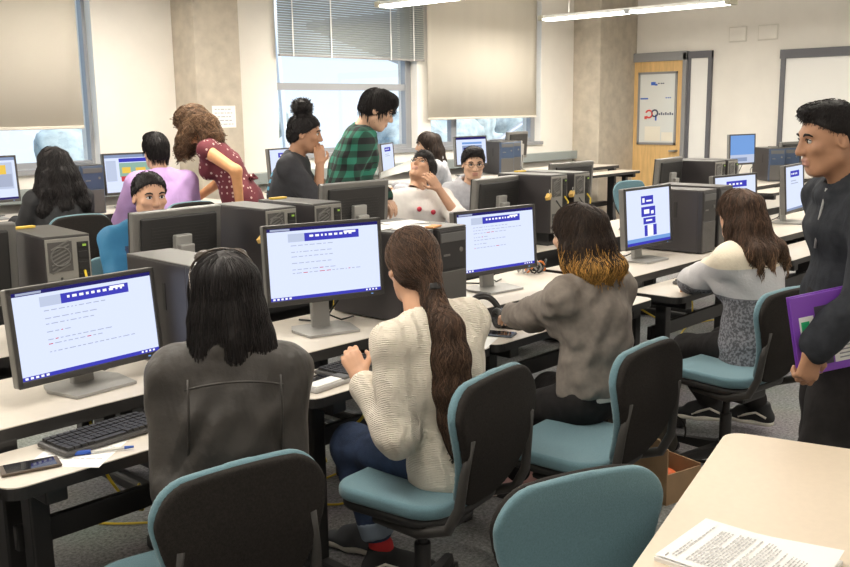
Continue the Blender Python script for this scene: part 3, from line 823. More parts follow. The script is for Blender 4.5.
MB().bb(-.03, 0, -1.48, 1.46, 0, 1.28).build('writing_panel', BOARD, wb)
MB().bb(-.05, 0, 1.43, 1.49, -.03, 1.30).bb(-.05, 0, -1.52, -1.46, -.03, 1.30).bb(-.06, 0, -1.52, 1.50, 1.26, 1.37).bb(-.08, 0, -1.52, 1.49, -.05, 0).build('frame', DARKF, wb)
for y0, y1, lab in ((5.57, 5.81, 'square white wall plate high on the wall, the one nearer the door'), (5.16, 5.42, 'square white wall plate high on the wall, the one nearer the whiteboard')):
    v = empty('wall_plate', (X1, (y0+y1)/2, 2.40), 0, lab, 'wall plate', 'white wall plates by the door')
    MB().bb(-.018, 0, -(y1-y0)/2, (y1-y0)/2, 0, .19, 0, .006).build('cover', mat('plate_white', (.70, .67, .60), .5), v)
    MB().bb(-.022, -.015, -(y1-y0)/2+.012, (y1-y0)/2-.012, .012, .178, 0, .004).bb(-.024, -.015, (y1-y0)/2-.05, (y1-y0)/2-.03, .06, .12).build('lid', WALL, v)
# notice on the column
ns = MB().bb(-.125, .125, -.002, 0, -.10, .095, 0)
for i in range(5):
    x = -.10
    while x < .08:
        l = random.uniform(.012, .05); ns.bb(x, min(x+l, .1), -.0026, -.002, .06-.033*i, .067-.033*i, 1); x += l + .012
no = ns.build('paper_notice', [PAPER, INK]); no.location = (5.09, 7.249, 1.56)
tag(no, 'white printed paper notice taped to the concrete column', 'paper sign')
# suspended lights
TUBE = emat('fluorescent_glow', (1.0, .97, .90), 7.0)
FIXM = mat('light_housing', (.62, .62, .60), .4)
def fixture(x, y0, y1, z, label, e=1.):
    f = empty('ceiling_light', (x, (y0+y1)/2, z), 0, label, 'ceiling light', 'suspended ceiling lights'); L = (y1-y0)/2
    prof = [(-.085, .012), (-.06, .045), (.06, .045), (.085, .012)]
    b = MB(); vs = [(p[0], s*L, p[1]) for s in (-1, 1) for p in prof]
    b.add(vs, [(0, 1, 5, 4), (1, 2, 6, 5), (2, 3, 7, 6), (3, 2, 1, 0), (4, 5, 6, 7), (0, 4, 7, 3)]); b.build('housing', FIXM, f)
    for s in (-1, 1): MB().bb(-.075, .075, s*L/2-L/2+.035, s*L/2+L/2-.035, -.012, .011, 0, .004).build('light_tube', TUBE, f)
    MB().bb(-.085, .085, -.03, .03, -.014, .03).build('divider', mat('fixture_divider', (.42, .44, .46), .4), f)
    for s in (-1, 1): MB().bb(-.09, .09, s*L-.03, s*L+.03, -.012, .048, 0, .01).build('end_cap', mat('cap_cream', (.55, .52, .42), .5), f)
    for s in (-1, 1): MB().cyl((0, s*L*.7, .045), (0, s*L*.7, ZC-z), .003, n=6).build('wire', SILV, f)
    ld = bpy.data.lights.new('tube_lamp', 'AREA'); ld.shape = 'RECTANGLE'; ld.size = .16; ld.size_y = 2*L-.1; ld.energy = 34*e*(2*L)/2.2; ld.color = (1.0, .93, .82)
    lo = bpy.data.objects.new('tube_lamp', ld); COL.objects.link(lo); lo.parent = f; lo.location = (0, 0, -.02)
    lu = bpy.data.lights.new('tube_lamp', 'AREA'); lu.shape = 'RECTANGLE'; lu.size = .16; lu.size_y = 2*L-.1; lu.energy = 10*e*(2*L)/2.2; lu.color = (1.0, .93, .82)
    l2 = bpy.data.objects.new('tube_lamp', lu); COL.objects.link(l2); l2.parent = f; l2.location = (0, 0, .06); l2.rotation_euler = (PI, 0, 0)
fixture(9.30, 4.50, 6.80, 2.6, 'long fluorescent light hanging in front of the concrete corner column', 2.1)
fixture(6.82, 4.95, 6.95, 2.6, 'fluorescent light hanging in front of the venetian blind', 2.1)
for x in (4.0, 1.4, -1.4):
    fixture(x, 4.6, 6.8, 2.62, 'suspended fluorescent light above the window side of the room', 1.5)
for x in (9.3, 6.7, 4.0, 1.4, -1.4):
    fixture(x, 1.0, 3.2, 2.62, 'suspended fluorescent light above the rows of computer desks', .80 if x < 8 else 2.)
for x in (6.7, 4.0, 1.4, -1.4):
    fixture(x, -2.4, -.2, 2.62, 'suspended fluorescent light near the front of the room', .25)

# ------------------------------------------------------------------ outside the windows
OUTG = mat('outside_ground', (.35, .36, .33), .9)
struct('ground', MB().bb(-40, 60, Y1+.6, 90, -3.1, -3.0), OUTG)
LEAF = mat('leaf_hazed', (.34, .40, .40), .8, var=.35, vscale=3)  # leaf tone paled toward blue, outdoor haze put into the colour
TRUNK = mat('bark', (.2, .16, .12), .9)
for i, (x, y, hgt, r) in enumerate(((.5, 23, 4.6, 2.7), (7.0, 27, 5.0, 2.8), (13.5, 24, 4.6, 2.7), (20, 29, 4.9, 2.9), (26.5, 25, 4.3, 2.7), (33.5, 30, 5.0, 3.0), (40.5, 31, 4.6, 2.9))):
    t = empty('tree', (x, y, -3.0), 0, ['green tree outside, furthest toward the window wall corner', 'round green tree outside past the first window', 'low green tree outside beyond the column', 'broad green tree outside behind the open window', 'small green tree outside beyond the plaid shirt', 'tall green tree outside past the shaded window', 'green tree outside, last along the lot'][i], 'tree', 'trees outside the windows')
    S = SDF((-r-1, -r-1, .5), (r+1, r+1, hgt+1.5), .28); rr = np.random.RandomState(i)
    for k in range(16):
        a = rr.uniform(0, 6.28); q = rr.uniform(.2, .75)*r
        S.ell((q*math.cos(a), q*math.sin(a), hgt*rr.uniform(.5, .88)), tuple(rr.uniform(.7, 1.25, 3)), None, .3)
    S.waves(.14, 4.5, i)
    sdf_obj(S, 'crown', LEAF, t); MB().cyl((0, 0, 0), (0, 0, hgt*.6), .22, .14, 10).build('trunk', TRUNK, t)
STEEL = mat('canopy_steel', (.45, .47, .52), .4, .4)
cn = empty('walkway_canopy', (15.5, 13.5, -3.0), 0, 'sloping steel canopy roof seen outside the open window', 'canopy')
MB().box((0, 0, 5.55), (6.0, 3.0, .12), 0, ry(rad(14))).build('roof_sheet', STEEL, cn)
for x in (-2.6, 2.4): MB().cyl((x, -1.2, 0), (x, -1.2, 5.5 - .25*x), .07, n=10).build('post', STEEL, cn)
MB().cyl((-2.6, -1.2, 3.0), (2.4, -1.2, 5.0), .05, n=8).build('brace', STEEL, cn)
lp = empty('light_pole', (10.6, 13.0, -3.0), 0, 'thin leaning pole outside the open window', 'pole')
MB().cyl((0, 0, 0), (-.45, 0, 7.5), .05, n=8).build('shaft', mat('pole_white', (.75, .75, .75), .5), lp)

# world
w = bpy.data.worlds.new('sky'); SC.world = w; w.use_nodes = True; nt = w.node_tree; nt.nodes.clear()
bg = nt.nodes.new('ShaderNodeBackground'); ou = nt.nodes.new('ShaderNodeOutputWorld')
tc = nt.nodes.new('ShaderNodeTexCoord'); sx = nt.nodes.new('ShaderNodeSeparateXYZ'); cr = nt.nodes.new('ShaderNodeValToRGB')
nt.links.new(tc.outputs['Generated'], sx.inputs[0]); nt.links.new(sx.outputs['Z'], cr.inputs[0])
cr.color_ramp.elements[0].position = .0; cr.color_ramp.elements[0].color = (.74, .88, 1.0, 1); cr.color_ramp.elements[1].position = .45; cr.color_ramp.elements[1].color = (.45, .68, 1.0, 1)
nt.links.new(cr.outputs[0], bg.inputs[0]); bg.inputs[1].default_value = 1.25; nt.links.new(bg.outputs[0], ou.inputs[0])
sl = bpy.data.lights.new('sun', 'SUN'); sl.energy = 5.5; sl.angle = rad(3); sl.color = (1, .97, .92)
so = bpy.data.objects.new('sun', sl); COL.objects.link(so); so.rotation_euler = (rad(40), 0, rad(25))
# ================================================================== COMPUTER DESKS
def rounded(x0, x1, y0, y1, r, corners='abcd', n=5):
    """outline, corners a (x0,y0) b (x1,y0) c (x1,y1) d (x0,y1)"""
    out = []
    for cn, cx, cy, a0 in (('a', x0, y0, 180), ('b', x1, y0, 270), ('c', x1, y1, 0), ('d', x0, y1, 90)):
        if cn in corners and r > 0:
            px, py = cx + (r if cx == x0 else -r), cy + (r if cy == y0 else -r)
            out += [(px + r*math.cos(rad(a0 + 90*i/n)), py + r*math.sin(rad(a0 + 90*i/n))) for i in range(n+1)]
        else: out.append((cx, cy))
    return out
def desk(x0, x1, yf, facing, label, group, zt=.69, zu=.75, depth_t=.28, depth_u=.50, bar=(.20, .43)):
    """two-tier computer desk: low keyboard tray in front, higher shelf behind; facing +1: its user looks toward +y"""
    w = x1 - x0; d = empty('computer_desk', ((x0+x1)/2, yf, 0), 0 if facing > 0 else PI, label, 'desk', group)
    h = w/2; t = .034
    MB().prism(rounded(-h+.005, h-.005, 0, depth_t, .05, 'ab'), zt-t, zt-.003, 0).prism(rounded(-h+.005, h-.005, 0, depth_t, .05, 'ab'), zt-.003, zt, 1).build('keyboard_tray', [EDGE, LAM], d)
    u0 = depth_t + .022; u1 = u0 + depth_u
    MB().prism(rounded(-h+.003, h-.003, u0, u1, .02, 'ab'), zu-t-.006, zu-.003, 0).prism(rounded(-h+.003, h-.003, u0, u1, .02, 'ab'), zu-.003, zu, 1).build('monitor_shelf', [EDGE, LAM], d)
    for s in (-1, 1):
        x = s*(h-(.14 if facing > 0 else .09))
        b = MB().bb(x-.028, x+.028, .30, .40, .03, zu-t, 0, .006).bb(x-.03, x+.03, .02, u1-.05, zt-t-.045, zt-t, 0, .006).bb(x-.03, x+.03, .02, u1-.02, 0, .055, 0, .014)
        b.bb(x-.028, x+.028, .13, .19, .04, zt-t, 0, .006)
        b.build('leg', BLKM, d)
    MB().bb(-h+.10, h-.10, bar[0], bar[0]+.025, bar[1], bar[1]+.07, 0, .004).build('crossbar', BLKM, d)
    if facing < 0 or zu > .8: MB().bb(-h+.10, h-.10, u1-.06, u1-.04, .42, zu-t, 0).build('modesty_panel', BLKM, d)
    if facing < 0 or zu > .8: MB().bb(-h+.12, h-.12, .42, .50, .34, .40, 0, .004).build('cable_trough', BLKM, d)
    return d
ROW = 'two-tier computer desks of the near row'
ROW2 = 'two-tier computer desks of the facing row'
desk(-.22, .885, 2.265, 1, 'two-tier computer desk at the end of the near row, beside the phone desk', ROW)
desk(.89, 1.86, 2.265, 1, 'two-tier computer desk under the phone, pen and paper, before the black-jacket student', ROW)
desk(1.865, 2.80, 2.265, 1, 'two-tier computer desk before the student in the cream sweater', ROW)
desk(2.805, 4.02, 2.265, 1, 'two-tier computer desk before the student in the grey top', ROW)
desk(4.09, 5.45, 2.18, 1, 'two-tier computer desk before the student in the striped sweater', ROW)
desk(5.50, 6.75, 2.22, 1, 'two-tier computer desk just beyond the student in the striped sweater', ROW)
desk(6.80, 8.05, 2.22, 1, 'two-tier computer desk beside the standing man, end of the near row', ROW)
for x0, x1, l in ((-.2, .95, 'two-tier computer desk facing away, at the near end of the facing row'), (.96, 2.05, 'two-tier computer desk facing away under the yellow-tagged tower'), (2.06, 3.10, 'two-tier computer desk of the boy in the blue jacket'),
                  (3.11, 4.25, 'two-tier computer desk facing away in front of the plaid shirt'), (4.26, 5.40, 'two-tier computer desk of the student looking up'), (5.41, 6.55, 'two-tier computer desk facing away, heaped with cables and papers'), (6.56, 7.75, 'two-tier computer desk facing away under the tower nearest the whiteboard')):
    desk(x0, x1, 4.16, -1, l, ROW2, bar=(.55, .20))
ROW3 = 'two-tier computer desks along the window wall'
for x0, x1, l in ((1.2, 2.5, 'high computer desk at the end of the window row, past the black-haired student'), (2.51, 3.5, 'high computer desk of the black-haired student by the window'), (3.51, 4.75, 'high computer desk of the student in the lilac shirt'),
                  (5.0, 6.3, 'high computer desk by the window behind the student with the bun'), (6.31, 7.6, 'high computer desk of the long-haired student by the window'), (7.61, 9.2, 'high computer desk under the two dark towers by the window'), (9.21, 10.7, 'high computer desk at the column end of the window row')):
    desk(x0, x1, 6.28, 1, l, ROW3, .80, .86, .30, .60, (.6, .2))
desk(9.45, 11.2, 4.05, 1, 'computer desk by the whiteboard wall, under the blue screen', None, .71, .75, .25, .55)
# ------------------------------------------------------------------ the near worktable with its papers
ft = empty('worktable', (1.90, .955, 0), rad(14.4), 'plain cream worktable with rounded corner, a stapled packet on it', 'table')
MB().prism(rounded(-1.1, .445, -.78, 0.02, .05, 'abcd'), .708, .735, 0).prism(rounded(-1.1, .445, -.78, .02, .05, 'abcd'), .735, .738, 1).build('table_top', [mat('edge_grey', (.25, .22, .19), .5), LAMF], ft)
for x in (-1.0, .36):
    for y in (-.70, -.06): MB().bb(x-.025, x+.025, y-.025, y+.025, 0, .708, 0, .004).build('leg', BLKM, ft)

# ================================================================== CHAIRS
def make_chair():
    r = empty('task_chair', (0, 0, 0), 0, 'x', 'chair')
    def yc(X, Z):  # centre line of the back: leans and wraps
        return -.205 - .20*(Z-.48) + .27*np.abs(X)**2.2 - .035*np.cos((Z-.62)*9)
    def back(e, off, t, zc=.655, hh=.205, hw=.222):
        def f(X, Y, Z):
            wz = hw - .10*np.clip((.76-Z)/.31, 0, 1)**1.25 - .006*np.clip((Z-.7)/.15, 0, 1)
            rr = .085
            a = np.maximum(np.abs(X)-(wz+e)+rr, 0); b = np.maximum(np.abs(Z + .35*X*X - zc)-(hh+e)+rr, 0)
            d2 = np.sqrt(a*a+b*b) - rr
            w = np.abs(Y - yc(X, Z) - off) - t
            k = .011
            a = np.maximum(d2 + k, 0); b = np.maximum(w + k, 0)
            return np.sqrt(a*a+b*b) - k + np.minimum(np.maximum(d2 + k, w + k), 0)
        return f
    lo, hi = (-.27, -.36, .40), (.27, .02, .90)
    sdf_obj(SDF(lo, hi, .0075).func(back(-.006, -.012, .013)), 'backrest_shell', MESHB, r)
    sdf_obj(SDF(lo, hi, .0075).func(back(-.002, .010, .013)), 'backrest_cushion', TEAL, r)
    def seat(e, zo, t):
        def f(X, Y, Z):
            rr = .10; a = np.maximum(np.abs(X)-.218-e+rr, 0); b = np.maximum(np.abs(Y-.005)-.200-e+rr, 0)
            d2 = np.sqrt(a*a+b*b) - rr
            w = np.abs(Z - zo + .05*np.clip(Y-.12, 0, 1)**1.3*2.2 - .12*X*X) - t; k = .014
            a = np.maximum(d2 + k, 0); b = np.maximum(w + k, 0)
            return np.sqrt(a*a+b*b) - k + np.minimum(np.maximum(d2 + k, w + k), 0)
        return f
    sdf_obj(SDF((-.28, -.26, .38), (.28, .30, .52), .008).func(seat(0, .458, .022)), 'seat_cushion', TEAL, r)
    sdf_obj(SDF((-.28, -.26, .36), (.28, .30, .50), .008).func(seat(-.008, .42, .016)), 'seat_pan', BLKP, r)
    for s in (-1, 1):
        MB().tube([(s*.17, .05, .395), (s*.185, -.12, .392), (s*.19, -.225, .43), (s*.188, -.262, .50), (s*.18, -.275, .60), (s*.165, -.292, .70)], [.016, .017, .017, .016, .014, .010], 8).build('back_support', mat('support_grey', (.042, .039, .036), .45), r, True)
    MB().bb(-.09, .09, -.14, .10, .345, .40, 0, .015).cyl((.09, .02, .385), (.26, .04, .385), .008).bb(.24, .29, .025, .055, .378, .393, 0, .005).build('tilt_mechanism', BLKP, r)
    MB().cyl((0, 0, .10), (0, 0, .26), .026).cyl((0, 0, .26), (0, 0, .35), .016).build('gas_lift', BLKP, r, 'auto')
    hub = MB().cyl((0, 0, .07), (0, 0, .135), .045, .036)
    for i in range(5):
        a = 2*PI*i/5 + .3; c, s = math.cos(a), math.sin(a)
        M = Matrix.Rotation(a, 4, 'Z')
        vs = [M @ Vector(p) for p in ((.02, -.026, .075), (.02, .026, .075), (.29, .017, .062), (.29, -.017, .062), (.02, -.022, .125), (.02, .022, .125), (.29, .012, .085), (.29, -.012, .085))]
        hub.add(vs, [(0, 1, 2, 3), (7, 6, 5, 4), (0, 4, 5, 1), (1, 5, 6, 2), (2, 6, 7, 3), (3, 7, 4, 0)])
    base = hub.build('star_base', BLKP, r)
    for i in range(5):
        a = 2*PI*i/5 + .3; c, s = math.cos(a), math.sin(a); x, y = .285*c, .285*s; tx, ty = -s, c
        b = MB()
        for k in (-1, 1): b.cyl((x+tx*k*.010, y+ty*k*.010, .029), (x+tx*k*.026, y+ty*k*.026, .029), .028, n=14)
        b.cyl((x, y, .03), (x, y, .078), .009, n=8).ball((x, y, .046), (.022, .022, .018), 0, 10, 6)
        b.build('caster', BLKP, base, 'auto')
    return r
chair0 = make_chair()
CH = [((1.215, 1.945), -8, 'teal task chair carrying the student in the black jacket', .97),
      ((2.02, 1.93), 8, 'teal task chair carrying the student in the cream cable sweater', 1),
      ((2.615, 1.765), 3, 'teal task chair carrying the student in the grey top, backpack beside it', 1),
      ((3.84, 1.80), -8, 'teal task chair carrying the student in the striped sweater', 1),
      ((1.54, .85), 158, 'empty teal task chair tucked against the cream worktable', .965),
      ((2.55, 4.42), 178, 'teal task chair carrying the boy in the blue jacket', 1),
      ((4.87, 4.66), 165, 'teal task chair carrying the student looking up', 1),
      ((5.48, 4.72), 172, 'teal task chair carrying the student in the grey hooded jacket', 1),
      ((2.93, 6.02), -6, 'teal task chair carrying the black-haired student facing the window', 1.13),
      ((3.77, 6.02), -6, 'teal task chair carrying the student in the lilac shirt', 1.15),
      ((4.62, 5.35), 150, 'teal chair with its top edge showing behind the boy in blue', 1),
      ((6.60, 5.98), 45, 'teal task chair carrying the long-haired student by the window', 1.13),
      ((5.70, 5.65), 15, 'empty task chair showing between the bun and the plaid shirt', 1.1),
      ((8.46, 4.9), 165, 'empty teal chair by the door, only its top edge showing', 1),
      ((8.6, 3.2), 40, 'empty task chair between the tables near the whiteboard', 1)]
for i, (p, a, l, zs) in enumerate(CH):
    c = place(chair0, i == 0, (p[0], p[1], 0), rad(a), l, 'teal task chairs'); c.scale = (1, 1, zs)

# ================================================================== MONITORS
SCR = emat('screen_white', (.70, .77, 1.0), .98)
S_BLUE = emat('screen_blue', (.07, .07, .60), .75)
S_NAVY = emat('screen_navy', (.035, .03, .22), .6)
S_GREY = emat('screen_grey', (.55, .62, .80), .9)
S_TXT = emat('screen_text', (.42, .47, .62), .9)
S_WHT = emat('screen_bright', (.95, .97, 1.0), 1.0)
S_RED = emat('screen_red', (.70, .08, .10), .8)
S_YEL = emat('screen_yellow', (.90, .60, .10), .9)
S_GRN = emat('screen_green', (.35, .55, .45), .8)
S_SKY = emat('screen_sky', (.22, .42, .85), .8)
S_MID = emat('screen_steel', (.30, .38, .58), .8)
SM = [SCR, S_BLUE, S_NAVY, S_GREY, S_TXT, S_WHT, S_RED, S_YEL, S_GRN, S_SKY, S_MID]
def page(kind, W, H, seed=0):
    """rectangles (x0,x1,z0,z1 as fractions of the screen, slot)"""
    r = random.Random(seed); R = []
    if kind == 'form':
        R += [(0, 1, .955, 1, 2), (.03, .2, .965, .99, 4), (0, 1, 0, .045, 1)] + [(.02+.035*i, .04+.035*i, .01, .035, 5) for i in range(5)] + [(.86+.03*i, .875+.03*i, .012, .034, 5) for i in range(4)]
        R += [(.18, .325, .80, .915, 3), (.325, .82, .80, .915, 1)]
        x = .37
        while x < .76: l = r.uniform(.015, .035); R.append((x, x+l, .855, .885, 5)); x += l + .018
        R.append((.68, .79, .875, .905, 5))
        z = .745
        for i in range(r.choice((6, 7))):
            x = .2; e = r.choice((.34, .55, .8, .62))
            while x < e: l = r.uniform(.012, .05); R.append((x, x+l, z, z+.010, 4 if r.random() > .08 else 6)); x += l + .014
            z -= r.choice((.05, .065, .09))
    if kind == 'column':
        R += [(0, 1, 0, .12, 9), (0, 1, 0, .05, 1), (.34, .62, .72, .88, 1), (.34, .66, .50, .68, 1), (.38, .66, .36, .48, 1), (.40, .47, .14, .34, 1), (.60, .68, .14, .34, 1), (.47, .60, .14, .33, 5)]
        R += [(.37, .42, .76, .84, 5), (.46, .58, .77, .80, 5), (.40, .52, .55, .63, 5), (.56, .62, .54, .6, 5), (.44, .58, .41, .44, 5)]
    if kind == 'band':
        R += [(.28, .78, .76, .90, 1), (0, 1, 0, .05, 10)] + [(.34+.09*i, .39+.09*i, .81, .85, 5) for i in range(4)] + [(.3, .6, .66, .68, 4), (.3, .7, .60, .62, 4)]
    if kind == 'map':
        R += [(0, 1, .93, 1, 10), (.10, .95, .25, .88, 3), (.15, .55, .40, .80, 10), (.62, .93, .30, .60, 4), (.70, .84, .60, .82, 7), (.1, .5, .12, .2, 1), (0, 1, 0, .05, 2)]
    if kind == 'cartoon':
        R += [(0, 1, .92, 1, 10), (.28, .9, .80, .90, 1), (.28, .9, .40, .78, 8), (.33, .5, .50, .66, 7), (.6, .8, .45, .64, 7), (.3, .62, .28, .42, 6), (.65, .95, .25, .40, 9), (.02, .22, .3, .85, 3)]
    if kind == 'photo':
        R += [(0, 1, .92, 1, 2), (.20, .86, .34, .70, 10), (.2, .86, .74, .82, 9), (.24, .36, .38, .62, 2), (.42, .54, .38, .66, 4), (.60, .82, .38, .60, 2), (.2, .5, .22, .32, 6), (.55, .86, .22, .32, 1), (.2, .7, .1, .14, 4)]
    if kind == 'sky': R += [(0, 1, 0, 1, 9), (0, 1, 0, .3, 3), (.05, .7, .06, .2, 10)]
    return [(W*(a-.5), W*(c-.5), H*z0, H*z1, m) for a, c, z0, z1, m in R]
CABLED = random.Random(4)
def monitor(x, y, z, rot, label, kind='form', W=.475, H=.268, zb=.10, tilt=6, seed=0, group='flat monitors on silver stands', on=True, pillar=True):
    """faces -y before turning; silver-edged panel on a flat pillar stand"""
    r = empty('monitor', (x, y, z), rad(rot), label, 'monitor', group)
    T = Matrix.Translation((0, 0, zb + H/2)) @ Matrix.Rotation(rad(-tilt), 4, 'X')
    def bx(b, x0, x1, y0, y1, z0, z1, mi=0, bev=0.): b.box(T @ Vector(((x0+x1)/2, (y0+y1)/2, (z0+z1)/2)), (x1-x0, y1-y0, z1-z0), mi, T.to_3x3().to_4x4(), bev)
    e = .014; w, h = W/2, H/2
    b = MB(); bx(b, -w-e, w+e, 0.0, .034, -h-e-.006, h+e, 0, .006); b.build('rear_shell', SILVD, r)
    if True:
        k = MB(); bx(k, -w*.92, w*.92, .030, .046, -h*.92, h*.92, 0, .008)
        for i in range(9): bx(k, -w*.7, w*.7, .0455, .0475, -h*.2+.014*i, -h*.2+.006+.014*i, 0)
        k.build('back_cover', BLKP, r)
    b = MB(); bx(b, -w-e, w+e, -.008, .002, h, h+e, 0, .003); bx(b, -w-e, w+e, -.008, .002, -h-e-.006, -h, 0, .003); bx(b, -w-e, -w, -.008, .002, -h-e, h+e, 0, .003); bx(b, w, w+e, -.008, .002, -h-e, h+e, 0, .003)
    bz = b.build('bezel', mat('bezel_charcoal', (.055, .052, .05), .4, .2), r)
    b = MB(); bx(b, w*.80, w*.84, -.0088, -.007, -h-.012, -h-.008, 0); b.build('power_light', S_SKY, bz)
    # the lit picture: regions of one page
    s = MB(); T2 = T @ Matrix.Translation((0, -.0012, -h))
    def quad(x0, x1, z0, z1, m, dy): s.add([T2 @ Vector(p) for p in ((x0, dy, z0), (x1, dy, z0), (x1, dy, z1), (x0, dy, z1))], [(0, 1, 2, 3)], m)
    quad(-w, w, 0, H, 0, 0)
    for i, (x0, x1, z0, z1, m) in enumerate(page(kind, W, H, seed)): quad(x0, x1, z0, z1, m, -.0004 - .00006*i)
    s.build('screen', SM, r)
    # stand
    p = MB().box((0, .075, zb*.5+.075), (.075, .028, zb+.15), 0, rx(rad(-4)), .006); bx(p, -.045, .045, .040, .07, -.05, .05, 0, .006)
    p.build('stand_pillar', SILV, r)
    MB().prism([(-.105, -.075), (.105, -.075), (.125, .06), (.10, .125), (-.10, .125), (-.125, .06)], .002, .011).build('stand_base', SILV, r)
    c = MB(); q = CABLED.uniform(.02, .06)
    c.tube([(.03, .06, zb+.09), (.07, .09, zb+.02), (.08+q, .10, zb-.035), (.05, .12, .03), (.03, .16, .008), (-.02, .24, .006)], .0042, 6)
    c.tube([(-.03, .06, zb+.09), (.0, .10, zb+.0), (.06, .115, .04), (.12, .13, .01), (.2, .18, .006)], .0036, 6)
    c.build('cable', CABLE, r, True)
    return r
G1 = 'flat monitors of the near row'
monitor(1.385, 2.745, .75, 4, 'lit monitor of the near row at the phone desk, blue banner page on it', 'form', .475, .262, .075, 6, 1, G1)
monitor(2.37, 2.76, .75, -17, 'lit monitor between the black-jacket and cream-sweater students', 'form', .462, .272, .145, 4, 2, G1)
monitor(3.455, 2.79, .75, -8, 'lit monitor between the cream-sweater and grey-top students', 'form', .485, .272, .105, 4, 3, G1)
monitor(4.665, 2.69, .75, -2, 'lit monitor with stacked blue blocks down the page, facing the striped sweater', 'column', .44, .30, .10, 4, 4, G1)
monitor(5.93, 2.78, .75, -8, 'lit monitor half hidden behind the head of the striped-sweater student', 'band', .46, .29, .10, 4, 5, G1)
monitor(6.83, 2.76, .75, 6, 'lit monitor on a silver stand beside the face of the standing man', 'band', .42, .31, .10, 4, 6, G1)
G2 = 'monitors of the facing row, seen from behind'
monitor(1.33, 3.72, .75, 176, 'monitor seen from behind at the near end of the facing row', 'form', .48, .29, .14, 4, 7, G2)
monitor(2.30, 3.70, .75, 184, 'monitor seen from behind, hiding the mouth of the boy in blue', 'form', .44, .29, .13, 4, 8, G2)
monitor(3.42, 3.75, .75, 178, 'monitor seen from behind in front of the plaid shirt', 'form', .43, .31, .155, 4, 9, G2)
monitor(4.58, 3.72, .75, 184, 'monitor seen from behind in front of the hooded-jacket student', 'form', .46, .29, .13, 4, 10, G2)
monitor(5.72, 3.95, .75, 176, 'monitor seen from behind right of two cabled towers by the corner column', 'form', .44, .29, .16, 4, 11, G2)
monitor(6.70, 3.72, .75, 186, 'monitor seen from behind in front of the yellow door', 'form', .43, .29, .15, 4, 12, G2)
G3 = 'monitors along the window wall'
monitor(2.80, 6.90, .86, 4, 'lit monitor with a map page beside the black-haired student', 'map', .44, .30, .14, 4, 13, G3)
monitor(3.92, 6.88, .86, -2, 'lit monitor with a colourful cartoon page facing the lilac shirt', 'cartoon', .43, .29, .13, 4, 14, G3)
monitor(5.45, 6.85, .86, 14, 'lit monitor mostly hidden behind the student with the bun', 'band', .44, .29, .11, 4, 15, G3)
monitor(6.72, 6.82, .86, 30, 'monitor edge showing behind the paper of the plaid-shirt student', 'band', .44, .29, .11, 4, 16, G3)
monitor(8.03, 6.84, .86, -6, 'lit monitor with a photo page behind the hooded-jacket student', 'photo', .45, .29, .14, 4, 17, G3)
monitor(9.05, 7.02, .86, 188, 'dark monitor turned away beside the two window-row towers', 'band', .44, .28, .17, 4, 18, G3)
monitor(10.05, 4.66, .75, -14, 'monitor with a plain blue screen in front of the whiteboard wall', 'sky', .40, .30, .22, 2, 19, 'monitors by the whiteboard wall')
monitor(10.92, 4.50, .75, 172, 'dark monitor turned away beside the bluish towers', 'sky', .42, .29, .12, 2, 20, 'monitors by the whiteboard wall')

